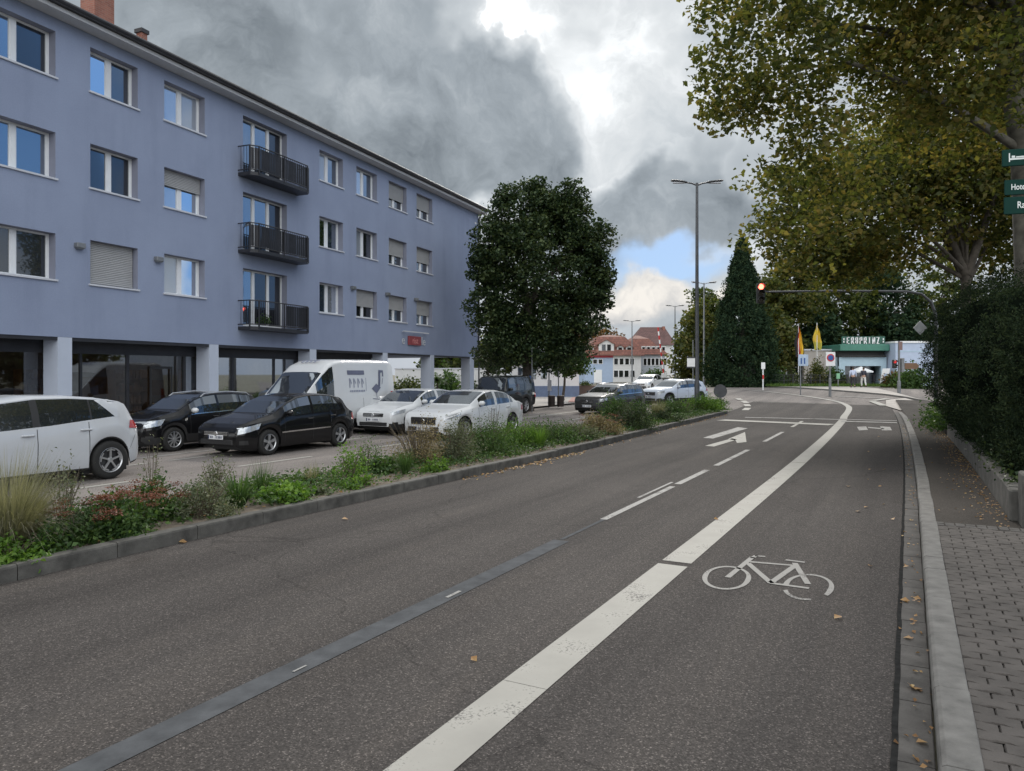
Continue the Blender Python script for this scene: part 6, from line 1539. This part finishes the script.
bush('leafy bush with rusty patches below the pale blue block', 905, 0, 66, 1.7, 1.9, 2000, 'leaf_mid')
bush('rust tinged shrub between banner and pedestrian signal', 893, 0, 67, 1.1, 1.5, 1200, 'leaf_rust')
bush('green shrub beside the corner pole in front of the pale blue block', 916, 0, 62, 1.8, 2.2, 2000, 'leaf_green')
n = 5000; P = np.column_stack([RNG.uniform(at(770,66),at(915,66),n), RNG.uniform(65.5,68.5,n), np.zeros(n)]); P[:,2] = [g(a,b)+.10 for a, b in P[:,:2]]
D_ = np.column_stack([RNG.normal(0,.4,n), RNG.normal(0,.4,n), np.ones(n)]); o = blades('lawn', P, D_, .32, .05, M['grass'], None, .3, 2); tag(o, 'narrow strip of lawn in front of the hotel fence', 'lawn', kind='stuff')
root = thing('utility_box', 'small green box on a post near the hotel pavilion', 'box', (at(838,66),66,g(at(838,66),66))); m = MB(); m.box(-.14,-.12,.75,.14,.12,1.25,bev=.03); m.build('box_body', plain('box_green', (.20,.42,.26)), root); m = MB(); m.box(-.04,-.04,0,.04,.04,.75); m.build('post', M['grey_metal'], root)
# ================================================================== HOUSES IN THE FAR STREET
Y = 112.0
WH = plain('house_white', (.62,.62,.62), .9, var=.05); PB = plain('house_pale_blue', (.36,.45,.60), .9, var=.05); RT = brick_mat('roof_tiles', (.23,.10,.075), (.17,.075,.06), (.08,.045,.04), 1.0, .5, .35, bump=.5); RT2 = brick_mat('roof_tiles_dark', (.14,.075,.07), (.11,.06,.055), (.05,.03,.03), 1.0, .5, .35)
BAND = plain('red_band', (.45,.05,.07), .6)
root = thing('town_house', 'white and pale blue house with a red tiled mansard roof and dormers', 'house', (0,0,0))
x0, x1, xm, x2 = at(585,Y), at(641,Y), at(613,Y), at(669,Y); ze, zr = zat(355.5,Y), zat(333,Y); D2 = 11
m = MB(); m.box(xm,Y,0,x1,Y+D2,ze); m.build('wall', WH, root); m = MB(); m.box(x0,Y+.05,0,xm-.003,Y+D2-.05,ze); m.build('wall', PB, root)
m = MB(); m.box(x0-.1,Y-.12,zat(357.5,Y),xm,Y+.045,zat(353.8,Y)); m.build('red_band', BAND, root)
m = MB(); o_ = .5; zk = ze+(zr-ze)*.86
def hip(mb, x0, x1, y0, y1, ze, zk, zr, ins, ridge):
    A = [(x0,y0,ze),(x1,y0,ze),(x1,y1,ze),(x0,y1,ze)]; B = [(x0+ins,y0+ins,zk),(x1-ins,y0+ins,zk),(x1-ins,y1-ins,zk),(x0+ins,y1-ins,zk)]; ym = (y0+y1)/2; C_ = [(x0+ins+ridge,ym,zr),(x1-ins-ridge,ym,zr)]
    mb.add(A+B+C_, [(0,1,5,4),(1,2,6,5),(2,3,7,6),(3,0,4,7),(4,5,9,8),(5,6,9),(6,7,8,9),(7,4,8),(0,3,2,1)])
hip(m, x0-o_, x1+o_, Y-o_, Y+D2+o_, ze, zk, zr, 2.6, 1.5); ro = m.build('roof', RT, root)
def dormer(px, py0, py1, w, d, gable=True):
    x = at(px,Y); z0, z1 = zat(py1,Y), zat(py0,Y); f = MB(); yb = Y+d; zc = z1-w*.30
    f.prism([(x-w/2,z0),(x+w/2,z0),(x+w/2,zc),(x,z1),(x-w/2,zc)], yb, yb+3.0); do = f.build('dormer', WH, ro)
    r = MB(); 
    for s in (-1, 1): r.add([(x,yb-.2,z1+.12),(x+s*(w/2+.2),yb-.2,zc),(x+s*(w/2+.2),yb+3.1,zc),(x,yb+3.1,z1+.12),(x,yb-.2,z1-.02),(x+s*(w/2+.2),yb-.2,zc-.14),(x+s*(w/2+.2),yb+3.1,zc-.14),(x,yb+3.1,z1-.02)], [(0,1,2,3),(0,4,5,1),(1,5,6,2),(4,7,6,5)])
    r.build('dormer_roof', RT, do)
    q = MB(); n = 2 if w > 2 else 1
    for i in range(n): cx = x+(i-(n-1)/2)*.8; q.box(cx-.28,yb-.02,z0+(zc-z0)*.35,cx+.28,yb-.004,zc-.05)
    q.build('dormer_window', M['glass_dark'], do)
dormer(606.5, 339.5, 354, 2.3, .15); dormer(591, 346, 354, 1.0, .3); dormer(620.5, 345, 353, 1.0, .3); dormer(629.5, 345, 353, 1.0, .3)
def win_row(root, pxs, py0, py1, w, d, mt='glass_dark'):
    for px in pxs:
        x = at(px,Y+d); f = MB(); f.box(x-w/2-.08,Y+d-.05,zat(py1,Y+d)-.08,x+w/2+.08,Y+d-.004,zat(py0,Y+d)+.08); fo = f.build('window', M['white'], root); p = MB(); p.box(x-w/2,Y+d-.07,zat(py1,Y+d),x+w/2,Y+d-.052,zat(py0,Y+d)); p.build('pane', M[mt], fo)
win_row(root, (595,600.5), 359.5, 363.5, .55, .05); win_row(root, (616,621.5,627,632), 358.5, 364.5, .55, 0); win_row(root, (616,621,626.5,632.5), 370.5, 377, .6, 0)
m = MB(); x = at(598,Y); m.box(x-.6,Y-.03,0,x+.6,Y+.046,2.6); m.build('door', M['white'], root)
# right wing, stepped back
Yw = Y+3; m = MB(); m.box(x1+.003,Yw,0,x2,Yw+12,zat(354.5,Yw)); m.build('wing_wall', PB if False else plain('house_grey', (.42,.45,.50), .9), root)
m = MB(); hip(m, x1-3, x2+.5, Yw-.5, Yw+12.5, zat(354.5,Yw), zat(338,Yw), zat(333.5,Yw), 2.6, 1.0); m.build('wing_roof', RT, root)
for px in (645,649,653,657,661,665): win_row(root, (px,), 358.5, 365, .42, 3)
for px in (644,649,654,659,664):
    x = at(px,Yw); b = MB(); b.box(x-.32,Yw+.4,zat(351,Yw),x+.32,Yw+3,zat(346,Yw)); bo = b.build('dormer', WH, root); q = MB(); q.box(x-.2,Yw+.37,zat(350.3,Yw),x+.2,Yw+.396,zat(347,Yw)); q.build('dormer_window', M['glass_dark'], bo)
root = thing('dark_roof_house', 'taller house with a steep dark brown roof behind the red roofs', 'house', (0,0,0)); Y = 140.0
m = MB(); m.box(at(636,Y),Y,0,at(672,Y),Y+10,zat(345,Y)); m.build('wall', WH, root)
m = MB(); xa_, xb_ = at(632,Y), at(676,Y); zt0, zt1 = zat(345,Y), zat(325.5,Y); ym = Y+5; m.add([(xa_,Y-.5,zt0),(xb_,Y-.5,zt0),(xb_,Y+10.5,zt0),(xa_,Y+10.5,zt0),(at(645,Y),ym,zt1),(at(670,Y),ym,zt1)], [(0,1,5,4),(1,2,5),(2,3,4,5),(3,0,4),(0,3,2,1)]); m.build('roof', RT2, root)
Y = 140.0; m = MB(); bxp(m, 667, 325, 669.5, 334, 4, 5); m.build('chimney', M['brick'], root)
# low white building with blue plinth behind the bus stop
Y = 60.0; root = thing('low_building', 'low white building with a blue plinth behind the bus stop and round tree', 'building', (0,0,0))
m = MB(); bxp(m, 512, 364, 579, 386, 0, 6); m.build('wall', WH, root); m = MB(); bxp(m, 511.8, 386.003, 579.2, 398.5, -.05, 6.05); m.build('plinth', plain('plinth_blue', (.12,.16,.25)), root); m = MB(); bxp(m, 511, 362.6, 580, 364, -.3, 6.3); m.build('roof_edge', M['roofdark'], root)
for p in (518,530,541): m = MB(); bxp(m, p, 368, p+6, 379, -.03, -.004); m.build('window', M['glass_blue'], root)
Y = 64.0; root = thing('garden_wall', 'low white wall seen through the open passage under the building', 'wall', (0,0,0)); m = MB(); bxp(m, 395, 369, 505, 393, 0, .25); m.build('wall_panel', WH, root); m = MB(); bxp(m, 394.5, 368, 505.5, 369, -.05, .3); m.build('coping', M['sill'], root)
bush('broad dark bush filling the left half of the passage view', 412, 0, 60, 2.3, 1.9, 2600, 'leaf_mid', .24, .05)
bush('tall loose bush behind the potted palm', 447, 0, 61, 1.9, 2.4, 2400, 'leaf_green', .24, .05)
bush('bush between the last pillar and the linden trunk', 482, 0, 58, 1.7, 1.5, 1800, 'leaf_linden', .22, .05)
# round shrub, railings and a planter by the far houses
bush('clipped round green shrub in front of the far houses', 655, 0, 98, 1.55, 2.2, 1800, 'leaf_green', .28)
root = thing('railing', 'low dark railing along the far side street below the houses', 'railing', (0,0,0)); y = 80.0; m = MB()
for px in np.arange(580, 655, 4.2): x = at(px,y); m.box(x-.03,y-.03,0,x+.03,y+.03,1.0)
for h in (.35,.95): m.box(at(580,y),y-.02,h,at(654,y),y+.02,h+.05)
m.build('rails', M['dark_metal'], root)
root = thing('planter', 'brown planter box beside the low white building', 'planter', (at(586,62),62,.05)); m = MB(); m.box(-.9,-.4,0,.9,.4,.95,bev=.03); m.build('box', plain('planter_brown', (.10,.07,.055)), root); leaves('plants', lumpy(300,.8,.35)+np.array([0,0,.95]), .12, M['leaf_mid'], root)
root = thing('boundary_wall', 'grey boundary wall with a pale coping across the far street', 'wall', (0,0,0)); Y = 94.0; m = MB(); bxp(m, 640, 378.5, 690, 388, 0, .3); m.build('wall_panel', M['gutter'], root); m = MB(); bxp(m, 639.7, 377.6, 690.3, 378.5, -.05, .35); m.build('coping', M['kerb'], root)
# potted palm in the passage
x, y = at(437,52), 52.0; root = thing('potted_palm', 'potted palm standing beyond the open passage under the building', 'potted plant', (x,y,.1)); m = MB(); m.lathe([(.001,0),(.25,0),(.33,.5),(.29,.5),(.27,.42),(.001,.42)], 14); m.build('pot', M['pole_dark'], root, True); m = MB(); m.tube([(0,0,.4),(.03,0,.9),(0,0,1.35)], .06, 8); m.build('stem', M['bark_dark'], root)
n = 260; a = RNG.uniform(0,2*PI,n); B = np.zeros((n,3)); B[:,2] = 1.35; Dd = np.column_stack([np.cos(a),np.sin(a),RNG.uniform(.1,1.3,n)]); blades('fronds', B, Dd, .95, .05, M['leaf_green'], root, .5, 5)
# ================================================================== PEOPLE
def person(label, px, y, shirt, trousers, hair, stride, height=1.74, coat=False, skin=(.42,.27,.20)):
    x = at(px,y); z = g(x,y)+.08; root = thing('person', label, 'person', (x,y,z), math.radians(-8))
    s = height/1.74
    def skin_mesh(name, verts, edges, mat, lev=1, par=root):
        me = bpy.data.meshes.new(name); me.from_pydata([tuple(c*s for c in v[0]) for v in verts], edges, []); o = bpy.data.objects.new(name, me); COL.objects.link(o)
        md = o.modifiers.new('skin', 'SKIN'); 
        for i, v in enumerate(verts):
            d = me.skin_vertices[0].data[i]; d.radius = (v[1]*s, v[2]*s)
        me.skin_vertices[0].data[0].use_root = True
        sb = o.modifiers.new('sub', 'SUBSURF'); sb.levels = sb.render_levels = lev
        dg = bpy.context.evaluated_depsgraph_get(); m2 = bpy.data.meshes.new_from_object(o.evaluated_get(dg)); bpy.data.objects.remove(o)
        m2.polygons.foreach_set('use_smooth', [True]*len(m2.polygons)); m2.materials.clear(); return link_mesh(name, m2, mat, par)
    st = stride
    SK = plain('skin', skin, .6)
    # body: one continuous figure, pelvis root
    V = [((0,0,.92),.13,.10),((0,.01,1.12),.125,.09),((0,.0,1.34),.15,.10),((0,.0,1.46),.075,.065),((0,-.0,1.54),.052,.052),((0,-.01,1.60),.075,.085),((0,0,1.68),.072,.085),
         ((.19,0,1.41),.058,.055),((.25,.03,1.15),.045,.042),((.26,-.06,.92),.034,.03),((.26,-.09,.83),.035,.02),
         ((-.19,0,1.41),.058,.055),((-.25,-.02,1.15),.045,.042),((-.27,-.08,.92),.034,.03),((-.27,-.11,.83),.035,.02),
         ((.09,-st*.15,.86),.085,.09),((.09,-st*.5,.49),.06,.065),((.09,-st*.35,.10),.04,.045),((.10,-st*.35-.13,.04),.04,.03),
         ((-.09,st*.15,.86),.085,.09),((-.09,st*.35,.49),.06,.065),((-.09,st*.75,.14),.04,.045),((-.10,st*.75-.11,.05),.04,.03)]
    Ed = [(0,1),(1,2),(2,3),(3,4),(4,5),(5,6),(2,7),(7,8),(8,9),(9,10),(2,11),(11,12),(12,13),(13,14),(0,15),(15,16),(16,17),(17,18),(0,19),(19,20),(20,21),(21,22)]
    skin_mesh('body', V, Ed, SK, 2)
    skin_mesh('shirt', [((0,0,.93),.155,.125),((0,.01,1.12),.145,.11),((0,0,1.34),.17,.12),((0,0,1.455),.09,.08),((.20,0,1.41),.072,.07),((.25,.03,1.15),.06,.056),((.26,-.06,.90),.05,.045),((-.20,0,1.41),.072,.07),((-.25,-.02,1.15),.06,.056),((-.27,-.08,.90),.05,.045)],
              [(0,1),(1,2),(2,3),(2,4),(4,5),(5,6),(2,7),(7,8),(8,9)], shirt, 1)
    skin_mesh('trousers', [((0,0,.96),.135,.11),((.09,-st*.15,.84),.10,.105),((.09,-st*.5,.49),.078,.082),((.09,-st*.36,.12),.06,.065),((-.09,st*.15,.84),.10,.105),((-.09,st*.35,.49),.078,.082),((-.09,st*.74,.17),.06,.065)], [(0,1),(1,2),(2,3),(0,4),(4,5),(5,6)], trousers, 1)
    h = MB(); h.ball((0,.02,1.675), .098, 14, (.92,1.05,1.05)); h.box(-.06,.05,1.55,.06,.10,1.66,bev=.03); ho = h.build('hair', hair, root, True); ho.scale = (s,)*3
    for sx, yy, zz in ((.095,-st*.35-.06,.04),(-.095,st*.75-.04,.06)):
        q = MB(); q.box(sx-.05,yy-.16,zz-.045,sx+.05,yy+.10,zz+.045,bev=.025); q.build('shoe', M['black'], root)
    q = MB()
    for sx in (-.03,.03): q.ball((sx,-.10,1.64), .011, 8)
    q.ball((0,-.115,1.61), .017, 8, (.8,1.2,1.2)); q.box(-.025,-.10,1.567,.025,-.088,1.573)
    for sx in (-.085,.085): q.ball((sx,.0,1.63), .022, 8, (.5,1,1.3))
    fo = q.build('face', SK, root, True); fo.scale = (s,)*3
    return root
person('person in a pale blue shirt and dark trousers walking away across the forecourt', 853, 62.4, plain('pale_shirt', (.50,.56,.72)), plain('dark_trousers', (.02,.02,.025)), plain('dark_hair', (.03,.02,.015)), .22, 1.72).rotation_euler.z = PI-.1
person('person in a dark jacket and white trousers walking beside the pale blue shirt', 863.5, 62.8, plain('dark_jacket', (.03,.03,.045)), plain('white_trousers', (.62,.62,.6)), plain('brown_hair', (.05,.03,.02)), .30, 1.68).rotation_euler.z = PI+.15
# lone windscreen of the far mouth: hedge mass closing the view down the far street
root = thing('far_hedge', 'long dark hedge under the trees left of the conifer', 'hedge', (at(705,98),98,.2))
P = np.column_stack([RNG.uniform(at(682,98),at(760,98),3200), RNG.uniform(96,100,3200), RNG.uniform(.4,3.4,3200)])-np.array(root.location); leaves('foliage', P, .42, M['leaf_dark'], root)
